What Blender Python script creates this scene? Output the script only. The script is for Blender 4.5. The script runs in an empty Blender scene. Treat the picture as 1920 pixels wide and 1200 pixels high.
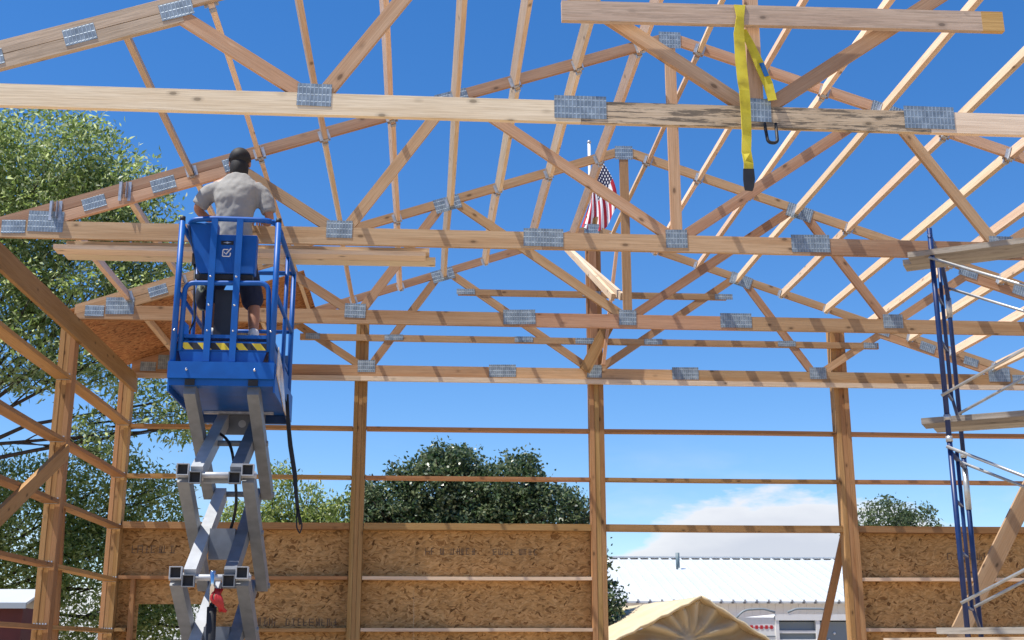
import bpy, math, random
import numpy as np
from mathutils import Vector, Matrix
random.seed(7)
R = math.radians
scene = bpy.context.scene
col = scene.collection
WM = {}          # world matrix of every object built here

# ------------------------------------------------------------------ camera
CAM = Vector((-2.0154, -6.8348, 1.5975)); FPX = 2294.6
yaw, pit, rol = .0724, .2632, -.0011
fw = Vector((math.sin(yaw)*math.cos(pit), math.cos(yaw)*math.cos(pit), math.sin(pit)))
rt = Vector((math.cos(yaw), -math.sin(yaw), 0)); up = rt.cross(fw)
rt2 = rt*math.cos(rol)+up*math.sin(rol); up2 = up*math.cos(rol)-rt*math.sin(rol)
cd = bpy.data.cameras.new('camera'); cam = bpy.data.objects.new('camera', cd); col.objects.link(cam)
m = Matrix((rt2, up2, -fw)).transposed().to_4x4(); m.translation = CAM
cam.matrix_world = m
cd.sensor_width = 36; cd.lens = FPX/1920*36; cd.clip_start = .05; cd.clip_end = 3000
scene.camera = cam

# ------------------------------------------------------------------ helpers
def tag(o, label=None, cat=None, group=None, kind=None):
    if label: o['label'] = label
    if cat: o['category'] = cat
    if group: o['group'] = group
    if kind: o['kind'] = kind
    return o
def place(o, M, parent=None):
    WM[o.name] = M
    if parent is not None:
        o.parent = parent
        o.matrix_basis = WM[parent.name].inverted() @ M
    else:
        o.matrix_basis = M
def root(name, loc, label, cat, group=None):
    o = bpy.data.objects.new(name, None); col.objects.link(o); o.empty_display_size = .1
    place(o, Matrix.Translation(Vector(loc)))
    return tag(o, label, cat, group)
def mesh_obj(name, verts, faces, mat, parent=None, M=None, smooth=False):
    me = bpy.data.meshes.new(name); me.from_pydata([tuple(v) for v in verts], [], faces); me.update()
    if smooth: me.polygons.foreach_set('use_smooth', [True]*len(me.polygons))
    o = bpy.data.objects.new(name, me); col.objects.link(o)
    if mat: me.materials.append(mat)
    if M is None: M = Matrix.Translation(WM[parent.name].translation) if parent is not None else Matrix.Identity(4)
    place(o, M, parent)
    return o
class MB:
    """collects shapes in world coordinates and links them as one mesh"""
    def __init__(s): s.v = []; s.f = []
    def box(s, x0, x1, y0, y1, z0, z1):
        n = len(s.v); s.v += [Vector(p) for p in ((x0,y0,z0),(x1,y0,z0),(x1,y1,z0),(x0,y1,z0),(x0,y0,z1),(x1,y0,z1),(x1,y1,z1),(x0,y1,z1))]
        s.f += [tuple(n+i for i in q) for q in ((0,3,2,1),(4,5,6,7),(0,1,5,4),(1,2,6,5),(2,3,7,6),(3,0,4,7))]; return s
    def bar(s, p0, p1, w, h, upv=(0,0,1)):
        p0 = Vector(p0); p1 = Vector(p1); X = (p1-p0).normalized(); Z = Vector(upv); Z = (Z-X*Z.dot(X)).normalized(); Y = Z.cross(X)
        n = len(s.v)
        for p in (p0, p1):
            for a, b in ((-1,-1),(1,-1),(1,1),(-1,1)): s.v.append(p+Y*(a*w/2)+Z*(b*h/2))
        s.f += [tuple(n+i for i in q) for q in ((0,3,2,1),(4,5,6,7),(0,1,5,4),(1,2,6,5),(2,3,7,6),(3,0,4,7))]; return s
    def prism(s, poly, d):
        d = Vector(d); n = len(s.v); k = len(poly)
        s.v += [Vector(p) for p in poly]+[Vector(p)+d for p in poly]
        s.f += [tuple(n+i for i in range(k)), tuple(n+k+i for i in reversed(range(k)))]
        s.f += [(n+i, n+k+i, n+k+(i+1) % k, n+(i+1) % k) for i in range(k)]; return s
    def tube(s, pts, r, n=10, cap=True, r2=None):
        pts = [Vector(p) for p in pts]; L = len(pts)
        ref = Vector((0,0,1)) if abs((pts[1]-pts[0]).normalized().z) < .9 else Vector((1,0,0))
        base = len(s.v)
        for i, p in enumerate(pts):
            d = (pts[min(i+1, L-1)]-pts[max(i-1, 0)]).normalized()
            a = (ref-d*ref.dot(d)).normalized(); b = d.cross(a); ref = a
            rr = r if r2 is None else r+(r2-r)*i/(L-1)
            if isinstance(r, (list, tuple)): rr = r[i]
            for k in range(n):
                t = 2*math.pi*k/n; s.v.append(p+a*(rr*math.cos(t))+b*(rr*math.sin(t)))
        for i in range(L-1):
            for k in range(n):
                s.f.append((base+i*n+k, base+i*n+(k+1) % n, base+(i+1)*n+(k+1) % n, base+(i+1)*n+k))
        if cap:
            s.f.append(tuple(base+k for k in reversed(range(n)))); s.f.append(tuple(base+(L-1)*n+k for k in range(n)))
        return s
    def ball(s, c, r, n=10):
        c = Vector(c); r = Vector(r) if not isinstance(r, (int, float)) else Vector((r, r, r)); base = len(s.v)
        for i in range(n+1):
            ph = math.pi*i/n
            for k in range(2*n):
                t = math.pi*k/n; s.v.append(c+Vector((r.x*math.sin(ph)*math.cos(t), r.y*math.sin(ph)*math.sin(t), r.z*math.cos(ph))))
        for i in range(n):
            for k in range(2*n):
                q = (base+i*2*n+k, base+(i+1)*2*n+k, base+(i+1)*2*n+(k+1) % (2*n), base+i*2*n+(k+1) % (2*n)); s.f.append(q)
        return s
    def build(s, name, mat, parent=None, smooth=False):
        o0 = WM[parent.name].translation.copy() if parent is not None else Vector((0,0,0))
        return mesh_obj(name, [v-o0 for v in s.v], s.f, mat, parent, Matrix.Translation(o0), smooth)
def rounded(pts, r, n=5):
    """polyline with rounded corners"""
    pts = [Vector(p) for p in pts]; out = [pts[0]]
    for i in range(1, len(pts)-1):
        a = (pts[i-1]-pts[i]).normalized()*r; b = (pts[i+1]-pts[i]).normalized()*r
        for k in range(n+1):
            t = k/n; out.append(pts[i]+a*(1-t)**2+b*t**2)
    return out+[pts[-1]]
def bevel(o, w=.003, seg=1):
    b = o.modifiers.new('bevel', 'BEVEL'); b.width = w; b.segments = seg; b.limit_method = 'ANGLE'; return o
def frameM(p0, X, Z):
    X = X.normalized(); Z = (Z-X*Z.dot(X)).normalized(); Y = Z.cross(X)
    M = Matrix((X, Y, Z)).transposed().to_4x4(); M.translation = p0; return M
def beam(name, p0, p1, w, h, mat, parent=None, upv=(0,0,1), cut=0.0, warp=0.0):
    """one board: local X runs along its length"""
    p0 = Vector(p0); p1 = Vector(p1); L = (p1-p0).length
    M = frameM(p0, p1-p0, Vector(upv))
    n = 8 if warp else 1
    v = []; f = []
    ph = random.random()*6
    for i in range(n+1):
        t = i/n; dy = warp*math.sin(math.pi*t)*math.sin(ph); dz = warp*math.sin(math.pi*t)*math.cos(ph)
        for a, b in ((-1,-1),(1,-1),(1,1),(-1,1)): v.append((L*t, a*w/2+dy, b*h/2+dz))
    f.append((0,3,2,1)); k = 4*n; f.append((k,k+1,k+2,k+3))
    for i in range(n):
        q = 4*i
        for a in range(4): f.append((q+a, q+(a+1) % 4, q+4+(a+1) % 4, q+4+a))
    return mesh_obj(name, v, f, mat, parent, M)
def clip(poly, nx, nz, d):
    """keep the part of an XZ polygon where nx*x+nz*z <= d"""
    out = []
    for i in range(len(poly)):
        a, b = poly[i], poly[(i+1) % len(poly)]
        da = nx*a[0]+nz*a[1]-d; db = nx*b[0]+nz*b[1]-d
        if da <= 0: out.append(a)
        if (da < 0 < db) or (db < 0 < da):
            t = da/(da-db); out.append((a[0]+(b[0]-a[0])*t, a[1]+(b[1]-a[1])*t))
    return out
def member(name, a, b, h, Y, th, mat, parent, clips=()):
    """a timber lying in the plane of a truss from a to b (x,z), cut by half planes"""
    ax, az = a; bx, bz = b; L = math.hypot(bx-ax, bz-az); dx, dz = (bx-ax)/L, (bz-az)/L; nx, nz = -dz, dx
    poly = [(ax-nx*h/2, az-nz*h/2), (bx-nx*h/2, bz-nz*h/2), (bx+nx*h/2, bz+nz*h/2), (ax+nx*h/2, az+nz*h/2)]
    for c in clips: poly = clip(poly, *c)
    M = frameM(Vector((ax, Y, az)), Vector((dx, 0, dz)), Vector((nx, 0, nz)))
    Mi = M.inverted()
    loc = [Mi @ Vector((x, Y, z)) for x, z in poly]
    k = len(loc); v = loc+[p+(Mi.to_3x3() @ Vector((0, th, 0))) for p in loc]
    f = [tuple(range(k)), tuple(reversed(range(k, 2*k)))]+[(i, k+i, k+(i+1) % k, (i+1) % k) for i in range(k)]
    return mesh_obj(name, v, f, mat, parent, M)

# ------------------------------------------------------------------ materials
def newmat(name):
    mt = bpy.data.materials.new(name); mt.use_nodes = True; nt = mt.node_tree
    return mt, nt, nt.nodes['Principled BSDF']
def N(nt, t, **k):
    n = nt.nodes.new(t)
    for a, b in k.items():
        if a.startswith('i_'): n.inputs[a[2:].replace('_', ' ')].default_value = b
        else: setattr(n, a, b)
    return n
def ramp(nt, stops, src=None, interp='LINEAR'):
    r = nt.nodes.new('ShaderNodeValToRGB'); r.color_ramp.interpolation = interp
    e = r.color_ramp.elements
    while len(e) < len(stops): e.new(.5)
    for i, (p, c) in enumerate(stops): e[i].position = p; e[i].color = (*c, 1) if len(c) == 3 else c
    if src is not None: nt.links.new(src, r.inputs[0])
    return r
def lk(nt, a, b): nt.links.new(a, b)
def mixc(nt, fac, a, b, mode='MIX'):
    n = nt.nodes.new('ShaderNodeMix'); n.data_type = 'RGBA'; n.blend_type = mode
    for s, i in ((fac, 0), (a, 6), (b, 7)):
        if isinstance(s, (int, float)): n.inputs[i].default_value = s
        elif isinstance(s, tuple): n.inputs[i].default_value = (*s, 1)
        else: nt.links.new(s, n.inputs[i])
    return n.outputs[2]
def coords(nt, scale=(1,1,1), rand=40, src='Object'):
    tc = nt.nodes.new('ShaderNodeTexCoord'); oi = nt.nodes.new('ShaderNodeObjectInfo')
    ml = N(nt, 'ShaderNodeMath', operation='MULTIPLY'); lk(nt, oi.outputs['Random'], ml.inputs[0]); ml.inputs[1].default_value = rand
    ad = N(nt, 'ShaderNodeVectorMath', operation='ADD'); lk(nt, tc.outputs[src], ad.inputs[0]); lk(nt, ml.outputs[0], ad.inputs[1])
    mp = nt.nodes.new('ShaderNodeMapping'); mp.inputs['Scale'].default_value = scale; lk(nt, ad.outputs[0], mp.inputs[0])
    return mp.outputs[0], oi.outputs['Random'], ad.outputs[0]
def wood(name, base, dark, pale, rough=.75, stain=0.0, varr=.20, huer=.014):
    mt, nt, bs = newmat(name)
    v, rnd, raw = coords(nt, (1.4, 26, 26))
    no = N(nt, 'ShaderNodeTexNoise', i_Scale=1.6, i_Detail=5., i_Roughness=.6, i_Distortion=.9); lk(nt, v, no.inputs['Vector'])
    g = ramp(nt, [(.25, tuple((a+b)/2 for a, b in zip(dark, base))), (.45, base), (.62, base), (.78, pale)], no.outputs[0])
    # broad sapwood / heartwood bands along the board
    v2 = nt.nodes.new('ShaderNodeMapping'); v2.inputs['Scale'].default_value = (.5, 9, 9); lk(nt, raw, v2.inputs[0])
    n2 = N(nt, 'ShaderNodeTexNoise', i_Scale=1., i_Detail=2.); lk(nt, v2.outputs[0], n2.inputs['Vector'])
    b2 = ramp(nt, [(.42, (0, 0, 0)), (.56, (1, 1, 1))], n2.outputs[0])
    c = mixc(nt, b2.outputs[0], g.outputs[0], mixc(nt, .45, g.outputs[0], pale))
    # fine grain
    v3 = nt.nodes.new('ShaderNodeMapping'); v3.inputs['Scale'].default_value = (3, 160, 160); lk(nt, raw, v3.inputs[0])
    n3 = N(nt, 'ShaderNodeTexNoise', i_Scale=1., i_Detail=3., i_Roughness=.7); lk(nt, v3.outputs[0], n3.inputs['Vector'])
    g3 = ramp(nt, [(.32, (.78, .74, .69)), (.6, (1.04, 1.04, 1.04))], n3.outputs[0])
    c = mixc(nt, 1., c, g3.outputs[0], 'MULTIPLY')
    # knots
    v4 = nt.nodes.new('ShaderNodeMapping'); v4.inputs['Scale'].default_value = (4.5, 9, 9); lk(nt, raw, v4.inputs[0])
    vo = N(nt, 'ShaderNodeTexVoronoi', i_Scale=1.0, i_Randomness=1.); lk(nt, v4.outputs[0], vo.inputs['Vector'])
    kr = ramp(nt, [(.0, (1., 1., 1.)), (.085, (.95, .95, .95)), (.12, (.35, .35, .35)), (.22, (0, 0, 0))], vo.outputs['Distance'])
    ks = nt.nodes.new('ShaderNodeSeparateColor'); lk(nt, vo.outputs['Color'], ks.inputs[0])
    kg = N(nt, 'ShaderNodeMath', operation='GREATER_THAN'); lk(nt, ks.outputs[0], kg.inputs[0]); kg.inputs[1].default_value = .35
    km = N(nt, 'ShaderNodeMath', operation='MULTIPLY'); lk(nt, kg.outputs[0], km.inputs[0]); lk(nt, kr.outputs[0], km.inputs[1])
    c = mixc(nt, km.outputs[0], c, mixc(nt, .75, c, tuple(q*.28 for q in dark)))
    if stain:
        v5 = nt.nodes.new('ShaderNodeMapping'); v5.inputs['Scale'].default_value = (1.1, 7, 16); lk(nt, raw, v5.inputs[0])
        n5 = N(nt, 'ShaderNodeTexNoise', i_Scale=2.2, i_Detail=8., i_Roughness=.75); lk(nt, v5.outputs[0], n5.inputs['Vector'])
        s5 = ramp(nt, [(.515, (0, 0, 0)), (.56, (stain,)*3)], n5.outputs[0])
        c = mixc(nt, s5.outputs[0], c, (.05, .045, .04))
    hs = nt.nodes.new('ShaderNodeHueSaturation'); lk(nt, c, hs.inputs['Color'])
    mr = N(nt, 'ShaderNodeMapRange'); lk(nt, rnd, mr.inputs[0]); mr.inputs[3].default_value = 1-varr; mr.inputs[4].default_value = 1+varr; lk(nt, mr.outputs[0], hs.inputs['Value'])
    m7 = N(nt, 'ShaderNodeMath', operation='MULTIPLY'); lk(nt, rnd, m7.inputs[0]); m7.inputs[1].default_value = 7.31
    fr = N(nt, 'ShaderNodeMath', operation='FRACT'); lk(nt, m7.outputs[0], fr.inputs[0])
    mh = N(nt, 'ShaderNodeMapRange'); lk(nt, fr.outputs[0], mh.inputs[0]); mh.inputs[3].default_value = .5-huer; mh.inputs[4].default_value = .5+huer*.6; lk(nt, mh.outputs[0], hs.inputs['Hue'])
    lk(nt, hs.outputs[0], bs.inputs['Base Color']); bs.inputs['Roughness'].default_value = rough; bs.inputs['Specular IOR Level'].default_value = .25
    bp = N(nt, 'ShaderNodeBump', i_Strength=.35, i_Distance=.003); lk(nt, n3.outputs[0], bp.inputs['Height']); lk(nt, bp.outputs[0], bs.inputs['Normal'])
    return mt
W_DEEP = wood('truss_lumber_deep', (.43, .255, .135), (.29, .155, .075), (.56, .38, .23))
W_TRUSS = wood('truss_lumber', (.48, .30, .17), (.33, .185, .095), (.62, .45, .29))
W_PALE = wood('pale_lumber', (.68, .55, .38), (.52, .39, .25), (.78, .67, .50))
W_GREY = wood('weathered_lumber', (.47, .36, .26), (.32, .24, .17), (.58, .47, .35), stain=.2)
W_STAIN = wood('stained_lumber', (.58, .45, .30), (.42, .31, .19), (.68, .55, .39), stain=.75, varr=.05)
W_PURLIN = wood('purlin_lumber', (.70, .52, .35), (.57, .39, .24), (.80, .65, .48))
W_WALL = wood('shaded_wall_lumber', (.34, .185, .07), (.24, .12, .04), (.46, .28, .13))  # browner than the truss lumber: the walls' shade is mixed into the colour
W_POST = wood('post_lumber', (.36, .20, .075), (.20, .10, .035), (.52, .33, .15), varr=.12)
W_FRESH = wood('fresh_cut_lumber', (.58, .34, .12), (.45, .25, .08), (.66, .42, .18))
W_PLANK = wood('scaffold_plank', (.36, .33, .28), (.25, .22, .18), (.48, .44, .38), stain=.3)
def simple(name, c, rough=.5, metal=0., noise=.0, scale=30, spec=.5, bump=0, coat=0):
    mt, nt, bs = newmat(name)
    bs.inputs['Roughness'].default_value = rough; bs.inputs['Metallic'].default_value = metal; bs.inputs['Specular IOR Level'].default_value = spec
    if coat: bs.inputs['Coat Weight'].default_value = coat
    v, rnd, raw = coords(nt)
    no = N(nt, 'ShaderNodeTexNoise', i_Scale=float(scale), i_Detail=5.); lk(nt, raw, no.inputs['Vector'])
    r = ramp(nt, [(.3, tuple(q*(1-noise) for q in c)), (.7, tuple(min(1, q*(1+noise)) for q in c))], no.outputs[0])
    lk(nt, r.outputs[0], bs.inputs['Base Color'])
    if bump:
        bp = N(nt, 'ShaderNodeBump', i_Strength=bump, i_Distance=.01); lk(nt, no.outputs[0], bp.inputs['Height']); lk(nt, bp.outputs[0], bs.inputs['Normal'])
    return mt
def plate_mat():
    mt, nt, bs = newmat('nail_plate_steel')
    tc = nt.nodes.new('ShaderNodeTexCoord')
    mp = nt.nodes.new('ShaderNodeMapping'); mp.inputs['Rotation'].default_value = (R(90), 0, 0); lk(nt, tc.outputs['Object'], mp.inputs[0])
    mp2 = nt.nodes.new('ShaderNodeMapping'); mp2.inputs['Rotation'].default_value = (0, 0, R(90)); lk(nt, mp.outputs[0], mp2.inputs[0])
    br = N(nt, 'ShaderNodeTexBrick', offset=.0, squash=1.)
    br.inputs['Scale'].default_value = 1.; br.inputs['Mortar Size'].default_value = .0045; br.inputs['Mortar Smooth'].default_value = .4
    br.inputs['Brick Width'].default_value = .046; br.inputs['Row Height'].default_value = .0235; br.inputs['Bias'].default_value = 0
    br.inputs['Color1'].default_value = (.225, .28, .32, 1); br.inputs['Color2'].default_value = (.27, .33, .37, 1); br.inputs['Mortar'].default_value = (.36, .43, .48, 1)
    lk(nt, mp2.outputs[0], br.inputs['Vector'])
    v, rnd, raw = coords(nt)
    no = N(nt, 'ShaderNodeTexNoise', i_Scale=18., i_Detail=4.); lk(nt, raw, no.inputs['Vector'])
    r = ramp(nt, [(.35, (.7, .72, .75)), (.65, (1.1, 1.1, 1.1))], no.outputs[0])
    c = mixc(nt, 1., br.outputs[0], r.outputs[0], 'MULTIPLY')
    lk(nt, c, bs.inputs['Base Color']); bs.inputs['Metallic'].default_value = .35; bs.inputs['Roughness'].default_value = .5
    bp = N(nt, 'ShaderNodeBump', i_Strength=.6, i_Distance=.004, invert=False); lk(nt, br.outputs['Fac'], bp.inputs['Height']); lk(nt, bp.outputs[0], bs.inputs['Normal'])
    return mt
PLATE = plate_mat()
GALV = simple('galvanised_steel', (.46, .49, .53), .45, .5, .2, 25)
def osb_mat(name, base, dark, pale):
    mt, nt, bs = newmat(name)
    v, rnd, raw = coords(nt, (1, 1, 1))
    wn = N(nt, 'ShaderNodeTexNoise', i_Scale=6., i_Detail=3.); lk(nt, raw, wn.inputs['Vector'])
    wv = N(nt, 'ShaderNodeVectorMath', operation='MULTIPLY_ADD'); lk(nt, wn.outputs['Color'], wv.inputs[0]); wv.inputs[1].default_value = (.16, .16, .16); lk(nt, raw, wv.inputs[2])
    cols = []
    for i, (rot, sc) in enumerate(((6, (13, 30, 52)), (-22, (15, 34, 56)), (38, (20, 34, 48)))):
        mp = nt.nodes.new('ShaderNodeMapping'); mp.inputs['Rotation'].default_value = (0, R(rot), 0); mp.inputs['Location'].default_value = (i*3.1, 0, i*1.7); lk(nt, wv.outputs[0], mp.inputs[0])
        m2 = nt.nodes.new('ShaderNodeMapping'); m2.inputs['Scale'].default_value = sc; lk(nt, mp.outputs[0], m2.inputs[0])
        vo = N(nt, 'ShaderNodeTexVoronoi', i_Scale=1., i_Randomness=1.); lk(nt, m2.outputs[0], vo.inputs['Vector'])
        sp = nt.nodes.new('ShaderNodeSeparateColor'); lk(nt, vo.outputs['Color'], sp.inputs[0])
        cols.append((sp, vo))
    r1 = ramp(nt, [(0, dark), (.22, base), (.7, base), (1, pale)], cols[0][0].outputs[0])
    r2 = ramp(nt, [(0, dark), (.3, base), (1, pale)], cols[1][0].outputs[1])
    r3 = ramp(nt, [(0, tuple(q*.6 for q in dark)), (.15, base), (1, pale)], cols[2][0].outputs[2])
    m1 = ramp(nt, [(.45, (0,)*3), (.5, (1,)*3)], cols[1][0].outputs[0])
    m2_ = ramp(nt, [(.62, (0,)*3), (.66, (1,)*3)], cols[2][0].outputs[0])
    c = mixc(nt, m1.outputs[0], r1.outputs[0], r2.outputs[0]); c = mixc(nt, m2_.outputs[0], c, r3.outputs[0])
    e = ramp(nt, [(.0, (1, 1, 1)), (.5, (.97,)*3), (.8, (.62,)*3)], cols[0][1].outputs['Distance'])
    c = mixc(nt, .8, c, e.outputs[0], 'MULTIPLY')
    big = N(nt, 'ShaderNodeTexNoise', i_Scale=1.3, i_Detail=3.); lk(nt, raw, big.inputs['Vector'])
    rb = ramp(nt, [(.3, (.82,)*3), (.7, (1.1,)*3)], big.outputs[0]); c = mixc(nt, 1., c, rb.outputs[0], 'MULTIPLY')
    lk(nt, c, bs.inputs['Base Color']); bs.inputs['Roughness'].default_value = .7; bs.inputs['Specular IOR Level'].default_value = .25
    bp = N(nt, 'ShaderNodeBump', i_Strength=.5, i_Distance=.004); lk(nt, cols[0][0].outputs[0], bp.inputs['Height']); lk(nt, bp.outputs[0], bs.inputs['Normal'])
    return mt
OSB = osb_mat('strand_board', (.48, .27, .098), (.21, .095, .028), (.61, .375, .16))
OSBR = osb_mat('roof_strand_board', (.40, .17, .065), (.15, .05, .018), (.50, .26, .11))
BLUE = simple('blue_paint', (.002, .090, .38), .45, 0, .12, 9, spec=.35)
BLUE_DK = simple('navy_paint', (.012, .05, .16), .45, 0, .2, 9)
SCAF = simple('scaffold_blue_paint', (.004, .024, .11), .4, 0, .25, 14)
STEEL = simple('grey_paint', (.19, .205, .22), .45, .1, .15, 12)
STEEL_BLUE_SHADE = simple('blue_grey_and_arm_shade', (.15, .165, .19), .45, .1, .15, 12)  # blue-grey of plate and mounts; on the right arms it paints in shade
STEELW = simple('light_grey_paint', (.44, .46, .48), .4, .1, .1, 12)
ZINC = simple('zinc_tube', (.50, .51, .50), .35, .6, .15, 20)
BLACK = simple('black_rubber', (.012, .012, .014), .6, 0, .3, 20)
DARK = simple('dark_navy_plastic', (.012, .016, .028), .5, 0, .2, 12)
WHITE = simple('white_paint', (.78, .78, .76), .5, 0, .04, 12)
YEL = simple('yellow_tape', (.72, .55, .03), .5, 0, .1, 12)
CHROME = simple('chrome', (.7, .7, .7), .15, 1., .05, 12)
def leaf_mat(name, c1, c2, c3, trans=.3, rough=.45):
    mt, nt, bs = newmat(name)
    ge = nt.nodes.new('ShaderNodeNewGeometry')
    r = ramp(nt, [(0, c1), (.55, c2), (1, c3)], ge.outputs['Random Per Island'])
    lk(nt, r.outputs[0], bs.inputs['Base Color']); bs.inputs['Roughness'].default_value = rough
    bs.inputs['Specular IOR Level'].default_value = .5
    tr = nt.nodes.new('ShaderNodeBsdfTranslucent'); hs = N(nt, 'ShaderNodeHueSaturation', i_Value=1.5, i_Saturation=1.1); lk(nt, r.outputs[0], hs.inputs['Color']); lk(nt, hs.outputs[0], tr.inputs[0])
    ms = nt.nodes.new('ShaderNodeMixShader'); ms.inputs[0].default_value = trans; lk(nt, bs.outputs[0], ms.inputs[1]); lk(nt, tr.outputs[0], ms.inputs[2])
    lk(nt, ms.outputs[0], nt.nodes['Material Output'].inputs[0])
    return mt
L_WILLOW = leaf_mat('willow_leaves', (.10, .15, .045), (.23, .30, .10), (.50, .56, .32), .5)
L_DARK = leaf_mat('dark_leaves', (.025, .052, .024), (.065, .105, .045), (.24, .28, .16), .3, .33)
L_MID = leaf_mat('mid_leaves', (.09, .135, .035), (.21, .27, .075), (.46, .50, .22), .5)
L_GREY = leaf_mat('grey_green_leaves', (.045, .075, .035), (.09, .13, .06), (.18, .22, .11), .3)
BARK = simple('bark', (.045, .032, .024), .9, 0, .4, 14, bump=.6)

# ------------------------------------------------------------------ truss geometry
H = 4.7; D = 2.44; T = [0, D, 2*D, 3*D]; A_ = 2.7147; S_ = 1.0955; P2 = 1.828; HL = 5.37; SL = .3362; ZP = H+1.9621
P1 = 3.56
def ztop(x): return ZP-SL*abs(x)
CS = math.cos(math.atan(SL)); TC = .089; TCV = TC/CS
PR = random.Random(21)
def plate(name, x, z, w, h, Y, parent, ang=0.0):
    ang += PR.uniform(-.025, .025); x += PR.uniform(-.007, .007); z += PR.uniform(-.005, .005)
    c, s = math.cos(ang), math.sin(ang)
    M = frameM(Vector((x, Y-.0016, z)), Vector((c, 0, s)), Vector((-s, 0, c)))
    mb = MB().box(-w/2, w/2, -.0016, 0, -h/2, h/2)
    return mesh_obj(name, mb.v, mb.f, PLATE, parent, M)
NAMES = ['nearest', 'second', 'third', 'back gable']
def make_truss(k, label, matB, matC, matW):
    Y = T[k]; th = .038
    r = root('roof_truss', (0, Y, H), label, 'roof truss', 'roof trusses spanning the open frame')
    sl = math.atan(SL)
    # bottom chord: three spliced lengths, scarfed under the top chords
    lim = ZP-TCV
    cl = [(SL, 1, lim), (-SL, 1, lim)]
    for a, b in ((-HL-.03, -S_-.001), (-S_+.001, S_-.001), (S_+.001, HL+.03)):
        member('bottom_chord', (a, H+.07), (b, H+.07), .14, Y, th, matB if not callable(matB) else matB(a), r, cl)
    for sg in (-1, 1):
        # top chord
        off = TC/2/CS
        member('top_chord', (sg*(HL+.12), ztop(HL+.12)-off), (sg*-.1, ztop(0)+SL*.1-off), TC, Y, th, matC, r,
               [(-sg, 0, 0), (sg, 0, HL+.05), (0, -1, -(H+.002))])
        o2 = off*3+.004
        member('stiffener', (sg*(HL+.12), ztop(HL+.12)-o2), (sg*(P1-.03), ztop(P1-.03)-o2), TC-.002, Y, th, matC, r,
               [(0, -1, -(H+.1415))])
        bot = (0, -1, -(H+.1415)); topl = [(-SL*-sg*-1 if False else SL*sg, 1, ZP-TCV-.001)]
        def web(a, b, extra=()):
            member('web', a, b, .089, Y+.0015, th, matW, r, [bot]+topl+list(extra))
        web((sg*(P1+.04), ztop(P1)-.10), (sg*(A_+.035), H+.12), [(-sg, 0, -sg*A_*sg if False else -(A_-.0))] if False else [])
        web((sg*(A_-.03), H+.10), (sg*(P2+.03), ztop(P2)-.06), [(sg, 0, A_+.0)])
        web((sg*(P2-.06), ztop(P2)-.03), (sg*.05, H+.13), [(-sg, 0, -.046)])
        plate('nail_plate', sg*A_, H+.125, .205, .145, Y, r)
        plate('nail_plate', sg*S_, H+.095, .32, .15, Y, r)
        plate('nail_plate', sg*P2, ztop(P2)-.075, .27, .15, Y, r, -sg*sl)
        for x, w, h, dz in ((P1, .20, .11, -.10), (4.12, .19, .11, -.105), (4.64, .18, .10, -.105)):
            plate('nail_plate', sg*x, ztop(x)+dz, w, h, Y, r, -sg*sl)
        plate('nail_plate', sg*4.99, H+.135, .27, .17, Y, r, 0)
        plate('nail_plate', sg*5.235, H+.085, .18, .11, Y, r, 0)
    member('king_post', (0, H+.1415), (0, ZP-.05), .089, Y-.0005, th, matW, r, [(SL, 1, ZP-TCV), (-SL, 1, ZP-TCV)])
    plate('nail_plate', 0, H+.11, .175, .155, Y-.001, r)
    plate('nail_plate', 0, ZP-.075, .185, .15, Y-.001, r)
    if k == 1:
        for x in (-4.41, -4.93):
            for q in (-.036, .036):
                mb = MB().box(x+q-.012, x+q+.012, Y-.0045, Y-.003, ztop(x)-.16, ztop(x)-.0).box(x+q*.5-.0015, x+q*.5+.0015, Y-.045, Y-.0046, ztop(x)-.14, ztop(x)-.01)
                mb.build('hanger', GALV, r)
    if k == 3:
        for z, x0 in ((5.80, 1.64), (5.215, 3.5)):
            member('nailer', (-x0, z-.04), (x0, z-.04), .075, Y-.004, .04, matW, r)
            xs = (-1.55, -.02, 1.6) if z > 5.5 else (-3.35, -2.4, -.85, -.12, .72, 2.35, 3.4)
            for x in xs: plate('nail_plate', x, z-.035, .22 if abs(x) < 3 else .17, .07, Y-.004, r)
    return r
make_truss(0, 'nearest roof truss, its pale bottom chord stained black near the yellow sling', lambda a: W_PALE if a < -2 or a > 1 else W_STAIN, W_GREY, W_TRUSS)
make_truss(1, 'second roof truss, the one whose bottom chord passes behind the man on the blue lift', W_TRUSS, W_TRUSS, W_TRUSS)
make_truss(2, 'third roof truss, its left heel sitting on the wall post beside the roof sheathing', W_DEEP, W_DEEP, W_DEEP)
make_truss(3, 'farthest roof truss, on the back wall, with two extra horizontal timbers', W_DEEP, W_DEEP, W_DEEP)

# header board carried on the back wall under the last truss
for a, b, w in ((-5.36, -2.775, 'left of'), (-2.773, 5.38, 'right of')):
    o = beam('header_board', (a, 7.29, 4.670), (b, 7.29, 4.670), .038, .056, W_PALE, None)
    tag(o, 'pale header board under the farthest truss, '+w+' the post beside the lift', 'board', 'header boards on the back wall')

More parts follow.
